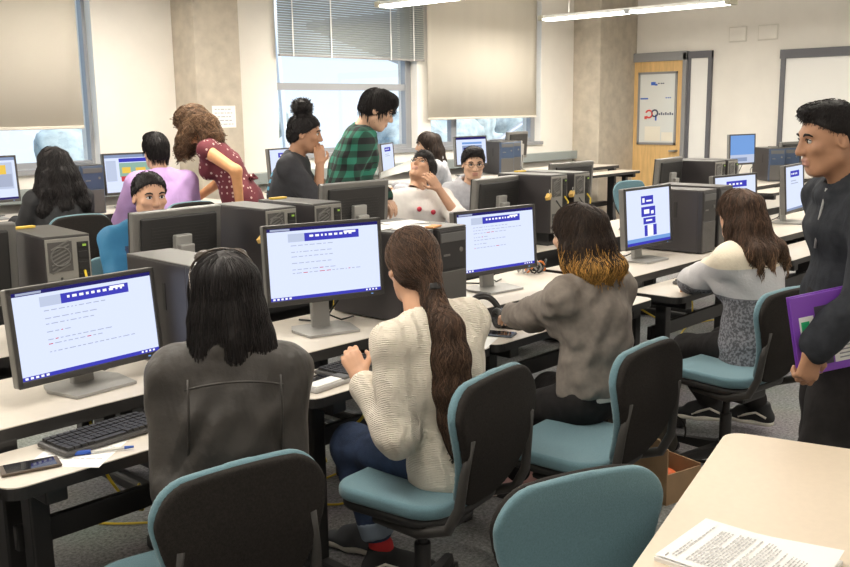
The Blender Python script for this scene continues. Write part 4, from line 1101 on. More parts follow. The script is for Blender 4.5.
# ================================================================== COMPUTER TOWERS
def make_tower(tag_, fr=TOWB, tp=TOWT):
    """front toward -y"""
    r = empty('computer_tower', (0, 0, 0), 0, 'x', 'computer'); w, D, H = .088, .42, .37
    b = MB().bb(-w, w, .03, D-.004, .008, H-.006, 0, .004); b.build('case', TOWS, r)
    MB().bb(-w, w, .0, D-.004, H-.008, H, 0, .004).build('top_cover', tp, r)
    f = MB().bb(-w-.001, w+.001, 0, .032, .006, H-.006, 0, .006).bb(-w+.006, w-.006, -.004, .004, .012, H*.50, 1, .003).bb(-w+.006, w-.006, -.002, .004, H*.52, H-.014, 0, .003)
    fp = f.build('front_panel', [fr, TOWM], r)
    MB().bb(-w+.012, w-.012, -.005, 0, H-.062, H-.024, 0, .002).build('disc_drive', GREYP, fp)
    MB().cyl((.05, -.006, H-.10), (.05, 0, H-.10), .010).bb(-.06, -.02, -.0045, 0, H-.12, H-.112).build('power_button', SILVD, fp)
    MB().bb(-w-.002, -w+.001, .16, .18, H*.55, H*.80, 0, .001).build('side_latch', BLKM, r)
    k = MB().bb(-w+.004, w-.004, D-.006, D, .012, H-.010, 0, .002)
    bp = k.build('rear_plate', TOWK, r)
    v = MB().bb(-.015, w-.012, D-.002, D+.002, H-.135, H-.022, 0)
    for i in range(7):
        z = H-.13+.015*i; v.box((.030, D+.002, z+.006), (.075, .003, .005), 1, ry(rad(24)))
    v.tube([(.03+.036*math.cos(a), D+.003, H-.078+.036*math.sin(a)) for a in np.linspace(0, 2*PI, 17)], .003, 6, 1)
    v.build('fan_grille', [TOWM, SILVD], bp)
    v = MB()
    for i in range(6): v.box((.032, D+.002, .03+.018*i), (.085, .003, .006), 1, ry(rad(18)))
    v.bb(-.014, w-.012, D-.001, D+.001, .02, .13, 0); v.build('vent', [TOWM, SILVD], bp)
    p = MB()
    for i, (z, hh) in enumerate(((H-.05, .018), (H-.09, .026), (H-.135, .03), (H-.18, .03), (H-.225, .02))): p.bb(-w+.014, -w+.05, D-.001, D+.004, z, z+hh, 0, .001)
    p.bb(-w+.010, -w+.054, D-.0015, D+.0015, H-.235, H-.028)
    p.bb(-w+.02, -w+.034, D+.002, D+.006, H-.045, H-.037, 1); p.build('port_panel', [BLKM, mat('port_green', (.35, .6, .08), .5)], bp)
    c = MB(); z = H-.14
    c.tube([(-w+.03, D, z), (-w+.035, D+.03, z-.03), (-w+.05, D+.035, z-.12), (-w+.03, D+.03, .01)], .005, 6, 1)
    c.tube([(-w+.03, D, z-.05), (-w+.0, D+.04, z-.12), (-w+.01, D+.05, .02), (-w-.05, D+.06, .008)], .004, 6, 0)
    c.tube([(.03, D, H-.16), (.05, D+.05, H-.2), (.07, D+.05, .10), (.04, D+.05, .01)], .0045, 6, 0)
    c.build('cable', [CABLE, YEL], bp, True)
    if tag_:
        MB().box((w+.018, D-.006, H-.13), (.05, .03, .022), 0, ry(rad(28)) @ rz(rad(20)), .002).tube([(w, D-.01, H-.09), (w+.012, D-.004, H-.10), (w+.01, D, H-.12)], .0035, 6, 1).build('lock_tag', [mat('tag_ochre', (.70, .45, .12), .5), SILV], r)
    return r
tw0 = make_tower(False); tw1 = make_tower(True)
# near row: fronts toward us
TN = [((1.745, 2.585, .75), -2, 'black computer tower right of the phone-desk monitor, slotted side showing'),
      ((2.73, 2.60, .75), 2, 'black computer tower behind the ponytail, papers on it'), ((2.93, 2.60, .75), 0, 'black computer tower right of the ponytail, papers across its top'),
      ((5.13, 2.56, .75), 2, 'black computer tower right of the stacked-blocks screen'), ((5.42, 2.60, .75), 0, 'black computer tower beside the brown-haired head, second past the stacked-blocks screen')]
for i, (p, a, l) in enumerate(TN): place(tw0, i == 0, p, rad(a), l, 'black computer towers of the near row')
TB = [((1.71, 3.84, .78), 174, 'black computer tower showing its cabled back above the phone-desk monitor', 0), ((2.70, 3.84, .80), 178, 'black computer tower with an ochre tag, nearer of the two before the bun', 1), ((2.96, 3.84, .80), 181, 'black computer tower with an ochre tag, second of the two before the bun', 1),
      ((4.88, 3.86, .82), 180, 'cabled black computer tower, nearer of the pair before the corner column', 1), ((5.13, 3.86, .82), 180, 'cabled black computer tower, farther of the pair before the corner column', 1), ((7.05, 3.86, .80), 180, 'cabled black tower right of the door, yellow cables spilling from it', 0), ((7.27, 3.86, .80), 180, 'cabled black tower nearest the blue screen', 0)]
RISE = mat('tower_foot', (.03, .03, .03), .6)
first1 = True
for p, a, l, t in TB:
    c = place(tw1 if t else tw0, bool(t) and first1, p, rad(a), l, 'computer towers seen from behind')
    if t: first1 = False
    if p[2] > .75: MB().bb(-.085, .085, .02, .40, -(p[2]-.751), .012, 0, .003).build('foot', RISE, c)
BT = mat('painted_blue_reflection', (.05, .075, .13), .3);  # bluish reflection on the glossy fronts, put into the base colour
tw2 = make_tower(False, BT, TOWT)
TW = [((8.44, 6.66, .86), -20, 'bluish computer tower by the window, nearer of the pair beside the photo screen', tw2), ((8.70, 6.76, .86), -20, 'grey-fronted computer tower by the window, farther of the pair beside the photo screen', tw2),
      ((3.46, 6.62, .86), 0, 'dark computer tower between the black-haired and lilac-shirt students', tw2),
      ((10.42, 4.42, .75), -40, 'bluish computer tower beside the blue screen, nearer of two', tw2), ((10.68, 4.36, .75), -40, 'bluish computer tower beside the blue screen, farther of two', tw2)]
for i, (p, a, l, t) in enumerate(TW): place(t, i == 0, p, rad(a), l, 'computer towers on the far desks')
# ================================================================== THINGS ON THE DESKS
def make_keyboard():
    r = empty('keyboard', (0, 0, 0), 0, 'x', 'keyboard')
    MB().bb(-.225, .225, -.075, .075, .003, .018, 0, .006).build('case', mat('keyboard_case', (.075, .072, .07), .5), r)
    k = MB().bb(-.216, .2155, -.071, .071, .0155, .0185)
    for j in range(6):
        for i in range(21):
            if j == 0 and 4 <= i <= 8:
                if i == 4: k.bb(-.212+.0203*4, -.212+.0203*9-.003, -.068, -.050, .017, .024, 0)
                continue
            if i in (15, 18 if j > 3 else 15): continue
            x = -.212+.0203*i; k.bb(x, x+.0165, -.068+.0228*j, -.050+.0228*j, .017, .0245+.001*abs(j-2.5), 0)
    k.build('key', mat('keyboard_key', (.028, .027, .027), .5), r); return r
kb = make_keyboard()
for i, (x, y, z, a, l) in enumerate(((1.315, 2.452, .69, 4, 'black keyboard beside the phone, pen and printed sheet'), (2.30, 2.44, .69, 6, 'black keyboard before the student in the cream sweater'), (3.33, 2.44, .69, 2, 'black keyboard under the hand of the student in the grey top'), (4.62, 2.33, .69, 6, 'black keyboard under the sleeve of the striped sweater'))):
    place(kb, i == 0, (x, y, z), rad(a), l, 'black keyboards on the trays')
def phone(x, y, z, a, label, case=(.03, .028, .026), L=.148, w=.074):
    r = empty('phone', (x, y, z), rad(a), label, 'phone')
    MB().bb(-w/2, w/2, -L/2, L/2, .001, .010, 0, .004).build('body', mat('phone_%.3f' % case[0], case, .45), r)
    MB().bb(-w/2+.004, w/2-.004, -L/2+.012, L/2-.012, .0095, .0106, 0).build('screen', mat('dark_glass', (.012, .013, .018), .05, spec=.8), r); return r
phone(1.005, 2.375, .69, 74, 'dark phone in a brown-edged case at the corner of the near tray', (.09, .065, .045))
phone(2.06, 2.425, .69, -80, 'black phone lying behind the white device on the tray', (.03, .028, .026))
phone(2.945, 2.375, .69, 20, 'blue-tinted phone lying beside the headphones', (.06, .075, .10))
wd = empty('handheld_recorder', (2.005, 2.345, .69), rad(-84), 'white and silver handheld device beside the black phone', 'device')
MB().bb(-.032, .032, -.085, .085, 0, .018, 0, .006).build('body', mat('device_silver', (.42, .41, .40), .4), wd)
MB().bb(-.026, .026, -.080, .045, .017, .024, 0, .004).build('grip', WHITEP, wd); MB().bb(-.030, .030, .05, .088, .012, .026, 0, .006).build('head', GREYP, wd)
def sheet(name, x, y, z, a, w, h, label, lines=8, n=1, group=None, cat='paper', curl=.0):
    r = empty(name, (x, y, z), rad(a), label, cat, group); th = .0007*n + .0005
    MB().bb(-w/2, w/2, -h/2, h/2, 0, th, 0).build('page', PAPER, r)
    b = MB(); rr = random.Random(int(x*100)); yy = h/2 - .03
    for i in range(lines):
        xx = -w/2+.022; e = w/2-.02 if rr.random() < .7 else rr.uniform(-.02, w/2-.04)
        while xx < e: l = rr.uniform(.008, .03); b.bb(xx, min(xx+l, e+.005), yy, yy+.0032, th, th+.0003, 0); xx += l+.005
        yy -= (h-.06)/lines
    if lines: b.build('printing', INK, r)
    return r
sheet('paper_sheet', 1.165, 2.405, .69, -50, .20, .27, 'white printed sheet under the blue pen on the tray', 7)
pn = empty('pen', (1.19, 2.335, .6925), rad(-28), 'blue and clear ballpoint pen lying on the printed sheet', 'pen')
MB().cyl((-.035, 0, .005), (.055, 0, .005), .0042, n=10).build('barrel', mat('pen_clear', (.75, .74, .70), .2), pn, True)
MB().cyl((-.075, 0, .0055), (-.032, 0, .0055), .0062, n=10).cyl((.055, 0, .005), (.08, 0, .005), .0048, .003, n=10).build('cap', mat('pen_blue', (.02, .09, .45), .35), pn, True)
sheet('paper_sheet', 2.79, 2.375, .69, 24, .19, .16, 'white sheet beside the phone before the grey-top student', 4)
for i, (x, y, z, a, l) in enumerate(((2.72, 2.82, 1.121, 12, 'white printed sheet lying on the towers behind the ponytail'), (2.90, 2.85, 1.121, -8, 'second white sheet lying on the towers behind the ponytail, farther along'), (2.80, 2.71, 1.1215, 30, 'third white sheet at the front of the towers behind the ponytail'))):
    sheet('paper_sheet', x, y, z, a, .17, .13, l, 4, 1, 'papers on the near-row towers')
nt_ = MB().bb(-.04, .04, -.02, .02, 0, .006).build('sticky_note', mat('orange_note', (.70, .33, .12), .7)); nt_.location = (2.86, 2.645, 1.121); nt_.rotation_euler = (0, 0, .3); tag(nt_, 'small orange tag on the front edge of the towers behind the ponytail', 'note')
for x, y, z, l in ((1.66, 3.78, 1.151, 'yellow sticker tag on top of the tower above the phone-desk screen'), (2.95, 3.78, 1.171, 'yellow tag on top of the tower before the student with the bun'), (4.95, 3.80, 1.191, 'yellow tag on top of the tower pair before the corner column')):
    o = MB().bb(-.045, .045, -.015, .015, 0, .008).build('yellow_tag', mat('tag_yellow', (.75, .52, .08), .6)); o.location = (x, y, z); tag(o, l, 'tag', 'yellow tags on the facing-row towers')
# headphones
hp = empty('headphones', (3.0, 2.475, .69), rad(-24), 'black headphones with shiny ear cups lying between two students', 'headphones')
MB().tube([(.085*math.cos(a), .02+.015*math.sin(a)*2, .035+.105*math.sin(a)) for a in np.linspace(-.15, PI+.15, 22)], .007, 8).tube([(.078*math.cos(a), .02+.015*math.sin(a)*2, .032+.097*math.sin(a)) for a in np.linspace(.4, PI-.4, 16)], .011, 8).build('headband', BLKP, hp, True)
for s in (-1, 1):
    e = MB().ball((s*.072, 0, .042), (.026, .040, .042), 0, 16, 10).build('ear_cup', mat('chrome_cup', (.30, .29, .30), .22, .8), hp, True)
    MB().tube([(s*.050, .030*math.cos(a), .042+.032*math.sin(a)) for a in np.linspace(0, 2*PI, 18)], .013, 8).build('ear_pad', BLKP, e, True)
MB().tube([(-.07, -.03, .01), (-.12, .0, .006), (-.10, .08, .006), (0, .12, .006), (.06, .08, .03)], .003, 6).build('cord', CABLE, hp, True)
mo = empty('mouse', (3.085, 2.41, .69), rad(10), 'black computer mouse beside the headphones', 'mouse')
S = SDF((-.05, -.08, -.01), (.05, .08, .06), .004); S.ell((0, 0, .006), (.031, .056, .030)); S.plane((0, 0, .001), (0, 0, -1)); sdf_obj(S, 'shell', BLKP, mo)
# ------------------------------------------------------------------ packet on the near table
pk = empty('stapled_packet', (1.648, .715, .738), rad(1), 'stapled packet of printed white pages on the cream worktable', 'papers')
MB().box((0, 0, .004), (.216, .279, .008), 0).build('lower_pages', PAPER, pk)
b = MB(); n = 8
vs = []
for j in range(n+1):
    y = -.14+.28*j/n
    for i in range(n+1):
        x = -.108+.216*i/n; vs.append((x + .004, y, .0095 + .010*max(0, (x+.02)/.1)**2*max(0, (-y+.02)/.14) + .002*(j/n)))
b.add(vs, [(j*(n+1)+i, j*(n+1)+i+1, (j+1)*(n+1)+i+1, (j+1)*(n+1)+i) for j in range(n) for i in range(n)]); b.build('top_page', PAPER, pk, True)
b = MB(); rr = random.Random(3); yy = .112
for i in range(30):
    x = -.085; e = .075 if i % 8 else .0
    if i in (2, 3, 14, 22): yy -= .0072; continue
    while x < e: l = rr.uniform(.005, .018); b.bb(x, min(x+l, e+.006), yy, yy+.0026, .0128, .0131, 0); x += l+.004
    yy -= .0072
b.build('printing', mat('pale_ink', (.48, .47, .48), .8), pk)
MB().bb(-.095, -.083, .122, .1235, .0115, .0130).build('staple', SILV, pk)
# ------------------------------------------------------------------ floor things
bp = empty('backpack', (3.66, 2.12, 0), rad(-20), 'black and olive backpack standing on the carpet beside the chair of the grey-top student', 'backpack')
BAG = mat('backpack_cloth', (.052, .047, .036), .85, bump=.3, bscale=200, var=.2, vscale=30); STRAP = mat('strap_black', (.015, .015, .015), .7)
S = SDF((-.24, -.22, -.05), (.24, .22, .58), .01)
S.cap2((0, 0, .10), (0, 0, .34), (.165, .115), (.150, .10), (1, 0, 0), .05); S.cap2((0, .01, .34), (0, .01, .40), (.14, .09), (.10, .07), (1, 0, 0), .05); S.cap2((0, -.09, .12), (0, -.085, .24), (.12, .06), (.115, .05), (1, 0, 0), .04)
S.waves(.005, 22, 4); S.plane((0, 0, .002), (0, 0, -1)); sdf_obj(S, 'bag_body', BAG, bp)
MB().tube([(-.05, .06, .46), (-.03, .07, .505), (.03, .07, .505), (.05, .06, .46)], .010, 8).build('top_handle', STRAP, bp, True)
MB().tube([(.13*math.cos(a), -.152, .17+.10*math.sin(a)) for a in np.linspace(-.3, PI+.3, 16)], .004, 6).build('pocket_zip', STRAP, bp, True)
for s in (-1, 1): MB().tube([(s*.08, .10, .42), (s*.10, .15, .36), (s*.11, .16, .22), (s*.12, .13, .10), (s*.14, .10, .05)], [.012, .018, .018, .010, .007], 8).build('shoulder_strap', STRAP, bp, True)
MB().tube([(.12, -.05, .05), (.19, -.10, .012), (.27, -.17, .008), (.36, -.20, .008)], .008, 6).build('loose_strap', STRAP, bp, True)
bx = empty('cardboard_box', (3.43, 1.87, 0), rad(-14), 'open brown cardboard box on the carpet below the backpack', 'box')
CARD = mat('cardboard', (.36, .235, .13), .85, bump=.1, bscale=40, var=.08, vscale=12)
MB().bb(-.10, .10, -.11, .11, 0, .006).bb(-.10, -.094, -.11, .11, .006, .24).bb(.094, .10, -.11, .11, .006, .14).bb(-.094, .094, -.11, -.104, .006, .13).bb(-.094, .094, .104, .11, .006, .15).build('carton', CARD, bx)
MB().box((-.12, 0, .262), (.006, .21, .075), 0, ry(rad(-40))).build('flap', CARD, bx)
og = MB().ball((0, 0, .045), (.045, .055, .045), 0, 14, 10).build('orange_packet', mat('orange_red', (.85, .16, .04), .5), None, True); og.location = (3.455, 1.87, .008); tag(og, 'orange-red bundle sitting inside the cardboard box', 'packet')
for i, (pts, l) in enumerate((
     (((1.28, 3.08, .42), (1.45, 3.30, .14), (1.60, 3.48, .010), (1.72, 3.30, .010), (1.92, 3.12, .010)), 'yellow cable dropping to the carpet behind the phone desk'),
     (((1.34, 2.70, .66), (1.35, 2.66, .52), (1.41, 2.65, .40), (1.52, 2.74, .30), (1.60, 2.90, .32)), 'short yellow cable hanging below the keyboard at the phone desk'),
     (((1.74, 2.70, .52), (1.80, 2.56, .42), (1.98, 2.50, .44), (2.12, 2.60, .52)), 'yellow cable sagging between the black-jacket and cream-sweater students'),
     (((2.06, 2.66, .66), (2.16, 2.56, .34), (2.13, 2.52, .42), (2.18, 2.38, .52), (2.26, 2.40, .60)), 'yellow cable looped under the tray of the cream-sweater student'),
     (((2.28, 2.98, .010), (2.58, 3.04, .010), (2.72, 3.02, .010), (2.60, 2.92, .010), (2.46, 2.78, .010), (2.36, 2.90, .010), (2.44, 3.0, .30)), 'yellow cable curled on the carpet behind the cream-sweater desk'),
     (((5.25, 3.12, .010), (5.6, 3.03, .010), (6.3, 3.26, .010), (6.75, 3.08, .010), (6.2, 2.88, .010), (5.55, 2.68, .010), (5.3, 2.88, .010), (5.5, 3.18, .010), (6.0, 2.98, .010)), 'yellow cable loops on the carpet beyond the striped-sweater student'),
     (((4.55, 2.66, .50), (4.75, 2.55, .38), (5.0, 2.58, .40), (5.2, 2.70, .52)), 'yellow cable sagging under the striped-sweater desk'))):
    P = [Vector(p) for p in pts]; out = []
    for k in range(len(P)-1):
        p0, p1, p2, p3 = P[max(k-1, 0)], P[k], P[k+1], P[min(k+2, len(P)-1)]
        for t in np.linspace(0, 1, 8, endpoint=False):
            q = .5*((2*p1) + (-p0+p2)*t + (2*p0-5*p1+4*p2-p3)*t*t + (-p0+3*p1-3*p2+p3)*t**3); q.z = max(q.z, .006); out.append(q)
    out.append(P[-1]); o = MB().tube(out, .005, 6).build('network_cable', YEL, None, True); tag(o, l, 'cable', 'yellow network cables')
# clutter between the facing rows, past the grey-top student
HEAP = [((5.84, 3.72), 'tangle'), ]
c = MB(); rr = random.Random(9)
for k in range(9):
    x, y = 5.95+rr.uniform(-.18, .18), 3.45+rr.uniform(-.12, .12); R_ = rr.uniform(.05, .11); ph = rr.uniform(0, 6)
    c.tube([(x+R_*math.cos(a), y+R_*.8*math.sin(a), .758+.03*(1+math.sin(2*a+ph))) for a in np.linspace(ph, ph+7, 22)], .005, 6, k % 3)
o = c.build('cable_tangle', [CABLE, GREYC, mat('orange_cable', (.75, .22, .04), .5)], None, True); tag(o, 'tangle of grey, black and orange cables on the facing desk past the grey-top student', 'cables')
c = MB()
for k in range(5):
    x, y = 3.98+rr.uniform(-.05, .0), 2.97+rr.uniform(-.04, .02); R_ = rr.uniform(.04, .07); ph = rr.uniform(0, 6)
    c.tube([(x+R_*math.cos(a), y+R_*.8*math.sin(a), .758+.03*(1+math.sin(2*a+ph))) for a in np.linspace(ph, ph+6, 18)], .005, 6, k % 3)
o = c.build('cable_tangle', [CABLE, GREYC, mat('orange_cable', (.75, .22, .04), .5)], None, True); tag(o, 'smaller tangle of cables beside the third lit screen, orange lead on top', 'cables')
for x, y, a, l in ((6.12, 3.50, 20, 'white papers spread beside the cable tangle by the door'), (6.30, 3.62, -15, 'second white paper beside the cable tangle by the door'), (2.12, 4.02, 8, 'white sheet on the tray of the boy in blue')):
    sheet('paper_sheet', x, y, .75 if y < 3.8 else .69, a, .21, .28 if y < 3.8 else .2, l, 6, 3, 'papers on the facing row')
rb = MB().bb(-.05, .05, -.035, .035, 0, .05, 0, .012).build('red_case', mat('red_case', (.55, .06, .05), .5)); rb.location = (6.0, 3.33, .75); tag(rb, 'small red case on the cluttered facing desk near the door', 'case')
# ================================================================== CAST
def skin(name, c): return mat(name, c, .5, spec=.4, var=.06, vscale=25)
LIP = mat('lip', (.45, .225, .17), .5); EYEW = mat('eye_white', (.72, .70, .67), .3); IRIS = mat('iris_dark', (.025, .016, .012), .15)
HBLK = mat('hair_black', (.014, .011, .011), .62, spec=.35, var=.25, vscale=40)
HDBR = mat('hair_dark_brown', (.032, .019, .013), .62, spec=.35, var=.25, vscale=40)
HBRN = mat('hair_brown', (.075, .042, .026), .62, spec=.35, var=.25, vscale=40)
HLBR = mat('hair_light_brown', (.17, .098, .055), .62, spec=.35, var=.25, vscale=40)
HGLD = mat('hair_golden_tips', (.42, .225, .055), .62, spec=.35, var=.25, vscale=40)
SK1 = skin('skin_light', (.62, .385, .26)); SK2 = skin('skin_warm', (.60, .34, .215)); SK3 = skin('skin_tan', (.46, .245, .145)); SK4 = skin('skin_golden', (.66, .33, .15))
def bm(sk, hair): return [sk, LIP, hair, EYEW, IRIS]
LEATH = mat('black_leather', (.036, .031, .027), .5, spec=.5, bump=.25, bscale=90, var=.2, vscale=18, fold=0.45)
def knit(name, col, cable=True):
    m = bpy.data.materials.new(name); nt, b = nodes_of(m); N, L = nt.nodes.new, nt.links.new
    tc = N('ShaderNodeTexCoord'); w1 = N('ShaderNodeTexWave'); w1.bands_direction = 'Z'; w1.inputs['Scale'].default_value = 62; w1.inputs['Distortion'].default_value = 4; w1.inputs['Detail'].default_value = 2
    w2 = N('ShaderNodeTexWave'); w2.bands_direction = 'X'; w2.inputs['Scale'].default_value = 7; w2.inputs['Distortion'].default_value = 3.5; w2.inputs['Detail'].default_value = 1; w2.inputs['Detail Scale'].default_value = 3
    L(tc.outputs['Object'], w1.inputs['Vector']); L(tc.outputs['Object'], w2.inputs['Vector'])
    ad = N('ShaderNodeMath'); ad.operation = 'MULTIPLY_ADD'; L(w2.outputs['Fac'], ad.inputs[0]); ad.inputs[1].default_value = 4.5; L(w1.outputs['Fac'], ad.inputs[2])
    bp = N('ShaderNodeBump'); bp.inputs['Strength'].default_value = .6; bp.inputs['Distance'].default_value = .006
    L(ad.outputs[0], bp.inputs['Height']); L(bp.outputs[0], b.inputs['Normal']); b.inputs['Base Color'].default_value = (*col, 1); b.inputs['Roughness'].default_value = .9; b.inputs['Specular IOR Level'].default_value = .15
    return m
CREAM = knit('cream_cable_knit', (.80, .73, .62))
JEAN = mat('denim', (.028, .048, .105), .85, bump=.3, bscale=350, var=.3, vscale=22, fold=0.4); CUFF = mat('denim_cuff', (.20, .25, .32), .85, bump=.2, bscale=300)
GTOP = mat('grey_jersey', (.225, .195, .17), .85, spec=.2, bump=.15, bscale=250, var=.14, vscale=35, fold=0.5)
BPANT = mat('black_trousers', (.022, .020, .020), .85, spec=.2, var=.2, vscale=25, fold=0.4)
BROWNP = mat('brown_trousers', (.085, .068, .058), .85, var=.2, vscale=25, fold=0.4)
PINK = mat('pink_trainer', (.62, .36, .34), .7, var=.08, vscale=60); SOLEP = mat('sole_pink_white', (.70, .60, .56), .6); SOLEW = mat('sole_white', (.74, .70, .62), .6); SHOEB = mat('shoe_black', (.02, .02, .021), .8); SHOEG = mat('shoe_grey', (.09, .095, .105), .8); SOCKR = mat('sock_red', (.55, .03, .035), .85)
HOODN = mat('navy_charcoal_sweat', (.030, .033, .040), .9, spec=.2, bump=.2, bscale=250, var=.22, vscale=28, fold=0.5)
WHTEE = mat('white_tee', (.78, .74, .70), .85, var=.03, vscale=20, fold=0.4)
LILAC = mat('lilac_cotton', (.50, .32, .62), .85, var=.06, vscale=14, fold=0.45)
GHOOD = mat('light_grey_sweat', (.42, .42, .45), .9, var=.1, vscale=30, fold=0.4)
def plaid():
    m = bpy.data.materials.new('green_black_plaid'); nt, b = nodes_of(m); N, L = nt.nodes.new, nt.links.new
    tc = N('ShaderNodeTexCoord'); sp = N('ShaderNodeSeparateXYZ'); L(tc.outputs['Object'], sp.inputs[0])
    ad = N('ShaderNodeMath'); ad.operation = 'ADD'; L(sp.outputs['X'], ad.inputs[0]); L(sp.outputs['Y'], ad.inputs[1])
    def band(src, f, ph):
        a = N('ShaderNodeMath'); a.operation = 'MULTIPLY_ADD'; L(src, a.inputs[0]); a.inputs[1].default_value = f; a.inputs[2].default_value = ph
        c = N('ShaderNodeMath'); c.operation = 'FRACT'; L(a.outputs[0], c.inputs[0])
        d = N('ShaderNodeMath'); d.operation = 'GREATER_THAN'; L(c.outputs[0], d.inputs[0]); d.inputs[1].default_value = .5; return d.outputs[0]
    u, v = band(ad.outputs[0], 11, .2), band(sp.outputs['Z'], 12.5, .1)
    s = N('ShaderNodeMath'); s.operation = 'ADD'; L(u, s.inputs[0]); L(v, s.inputs[1]); hf = N('ShaderNodeMath'); hf.operation = 'MULTIPLY'; L(s.outputs[0], hf.inputs[0]); hf.inputs[1].default_value = .5
    cr = N('ShaderNodeValToRGB'); cr.color_ramp.interpolation = 'CONSTANT'; e = cr.color_ramp.elements; e[0].color = (.025, .19, .125, 1); e[1].position = .75; e[1].color = (.012, .013, .014, 1)
    k = cr.color_ramp.elements.new(.25); k.color = (.016, .070, .048, 1)
    L(hf.outputs[0], cr.inputs[0]); L(cr.outputs[0], b.inputs['Base Color']); b.inputs['Roughness'].default_value = .85; return m
def floral():
    m = bpy.data.materials.new('burgundy_floral'); nt, b = nodes_of(m); N, L = nt.nodes.new, nt.links.new
    tc = N('ShaderNodeTexCoord'); vo = N('ShaderNodeTexVoronoi'); vo.inputs['Scale'].default_value = 26; L(tc.outputs['Object'], vo.inputs['Vector'])
    lt = N('ShaderNodeMath'); lt.operation = 'LESS_THAN'; lt.inputs[1].default_value = .24; L(vo.outputs['Distance'], lt.inputs[0])
    mx = N('ShaderNodeMix'); mx.data_type = 'RGBA'; mx.inputs[6].default_value = (.14, .025, .035, 1); mx.inputs[7].default_value = (.55, .40, .36, 1)
    L(lt.outputs[0], mx.inputs[0]); L(mx.outputs[2], b.inputs['Base Color']); b.inputs['Roughness'].default_value = .85; return m
def striped_knit():
    m = bpy.data.materials.new('cream_grey_sweater'); nt, b = nodes_of(m); N, L = nt.nodes.new, nt.links.new
    tc = N('ShaderNodeTexCoord'); sp = N('ShaderNodeSeparateXYZ'); L(tc.outputs['Object'], sp.inputs[0])
    no = N('ShaderNodeTexNoise'); no.inputs['Scale'].default_value = 95; L(tc.outputs['Object'], no.inputs['Vector'])
    cr = N('ShaderNodeValToRGB'); cr.color_ramp.interpolation = 'CONSTANT'; e = cr.color_ramp.elements
    e[0].position = 0; e[0].color = (.20, .20, .22, 1); e[1].position = .765/1.2; e[1].color = (.55, .54, .55, 1); k = cr.color_ramp.elements.new(.90/1.2); k.color = (.78, .70, .56, 1)
    mr = N('ShaderNodeMapRange'); mr.inputs[1].default_value = 0; mr.inputs[2].default_value = 1.2; L(sp.outputs['Z'], mr.inputs[0]); L(mr.outputs[0], cr.inputs[0])
    sh = N('ShaderNodeMapRange'); sh.inputs[1].default_value = .44; sh.inputs[2].default_value = .56; sh.inputs[3].default_value = .55; sh.inputs[4].default_value = 1.35; L(no.outputs['Fac'], sh.inputs[0])
    lo = N('ShaderNodeMath'); lo.operation = 'LESS_THAN'; lo.inputs[1].default_value = .765; L(sp.outputs['Z'], lo.inputs[0])
    f = N('ShaderNodeMix'); f.data_type = 'FLOAT'; f.inputs[2].default_value = 1.0; L(lo.outputs[0], f.inputs[0]); L(sh.outputs[0], f.inputs[3])
    mx = N('ShaderNodeVectorMath'); mx.operation = 'SCALE'; L(cr.outputs[0], mx.inputs[0]); L(f.outputs[0], mx.inputs['Scale']); L(mx.outputs[0], b.inputs['Base Color']); b.inputs['Roughness'].default_value = .95
    bp = N('ShaderNodeBump'); bp.inputs['Strength'].default_value = .5; bp.inputs['Distance'].default_value = .005; L(no.outputs['Fac'], bp.inputs['Height']); L(bp.outputs[0], b.inputs['Normal']); return m
SHORTCUT = [((0, .086, .070), (0, .64, -.77))]

# ---- 1 black leather jacket, sunglasses on her hair
p = Person((1.30, 1.90), -30, 'person in a black leather jacket with sunglasses pushed up on long dark hair', s=.965, seat=.475, female=True, lean=5, side=2, h=.0085, hh=.006, hpitch=-4, neck_fwd=.035, hdrop=.038,
           hL=(-.12, .19, .64), hR=(.10, .19, .64), pL=(-.08, -.6, -1), pR=(.0, -.6, -1), fL=(-.13, .40, .085), fR=(.14, .42, .085), shw=.140)
p.body(bm(SK2, HBLK), face=False)
def collar(P, S):
    n = P.neck + P.up*.005
    for i in range(10):
        a = 2*PI*i/10; b_ = 2*PI*(i+1)/10; q = lambda t: n + P.rt*.080*math.cos(t) + P.fw*(.012+.076*math.sin(t)) - P.up*.012*math.sin(t)
        S.cap(q(a), q(b_), .020, None, .015)
jk = p.top('jacket', LEATH, .016, 1., waves=0.0042, freq=44, r=(.055, .050, .042), extra=collar, longer=.03)
sb = MB()
for x in (-.112, .112): sb.tube([p.neck - p.up*t*p.s + p.rt*x*(1+.1*t)*p.s - p.fw*(.138 - .03*abs(t-.12)/.1)*p.s for t in np.linspace(.045, .30, 8)], .0030, 5)
sb.tube([p.neck - p.up*(.055+.02*(t/.13)**2)*p.s + p.rt*t*p.s - p.fw*(.128 - 1.2*t*t)*p.s for t in np.linspace(-.12, .12, 12)], .0030, 5)
sb.build('seam', LEATH, jk, True)
p.bottom('trousers', BROWNP, .012); p.shoes([SHOEB, SOLEW])
k = p.bk
p.hair([HBLK, HDBR], .013, cuts=[((0, .088, .062), (0, .75, -.66))], strands=3600, sr=.0011, L=.06, guides=[
    ([(-.03, -.075, .06), (-.045, -.085, -.03), (-.055, -.098, -.09), (-.065, -.11, -.135), (-.06, -.115, -.165)], [.05, .048, .045, .036, .016]),
    ([(.03, -.075, .06), (.045, -.085, -.03), (.060, -.095, -.09), (.075, -.105, -.14), (.095, -.11, -.185)], [.05, .048, .047, .036, .012]),
    ([(0, -.08, .06), (0, -.10, -.03), (0, -.112, -.09), (.0, -.125, -.14), (.01, -.13, -.185)], [.05, .05, .047, .036, .016]),
    ([(-.064, -.01, .03), (-.071, -.02, -.05), (-.076, -.045, -.11), (-.08, -.06, -.155)], [.022, .024, .024, .012]),
    ([(.064, -.01, .03), (.075, -.02, -.05), (.086, -.04, -.11), (.102, -.05, -.155), (.122, -.055, -.205), (.14, -.05, -.24)], [.022, .025, .026, .022, .014, .006])])
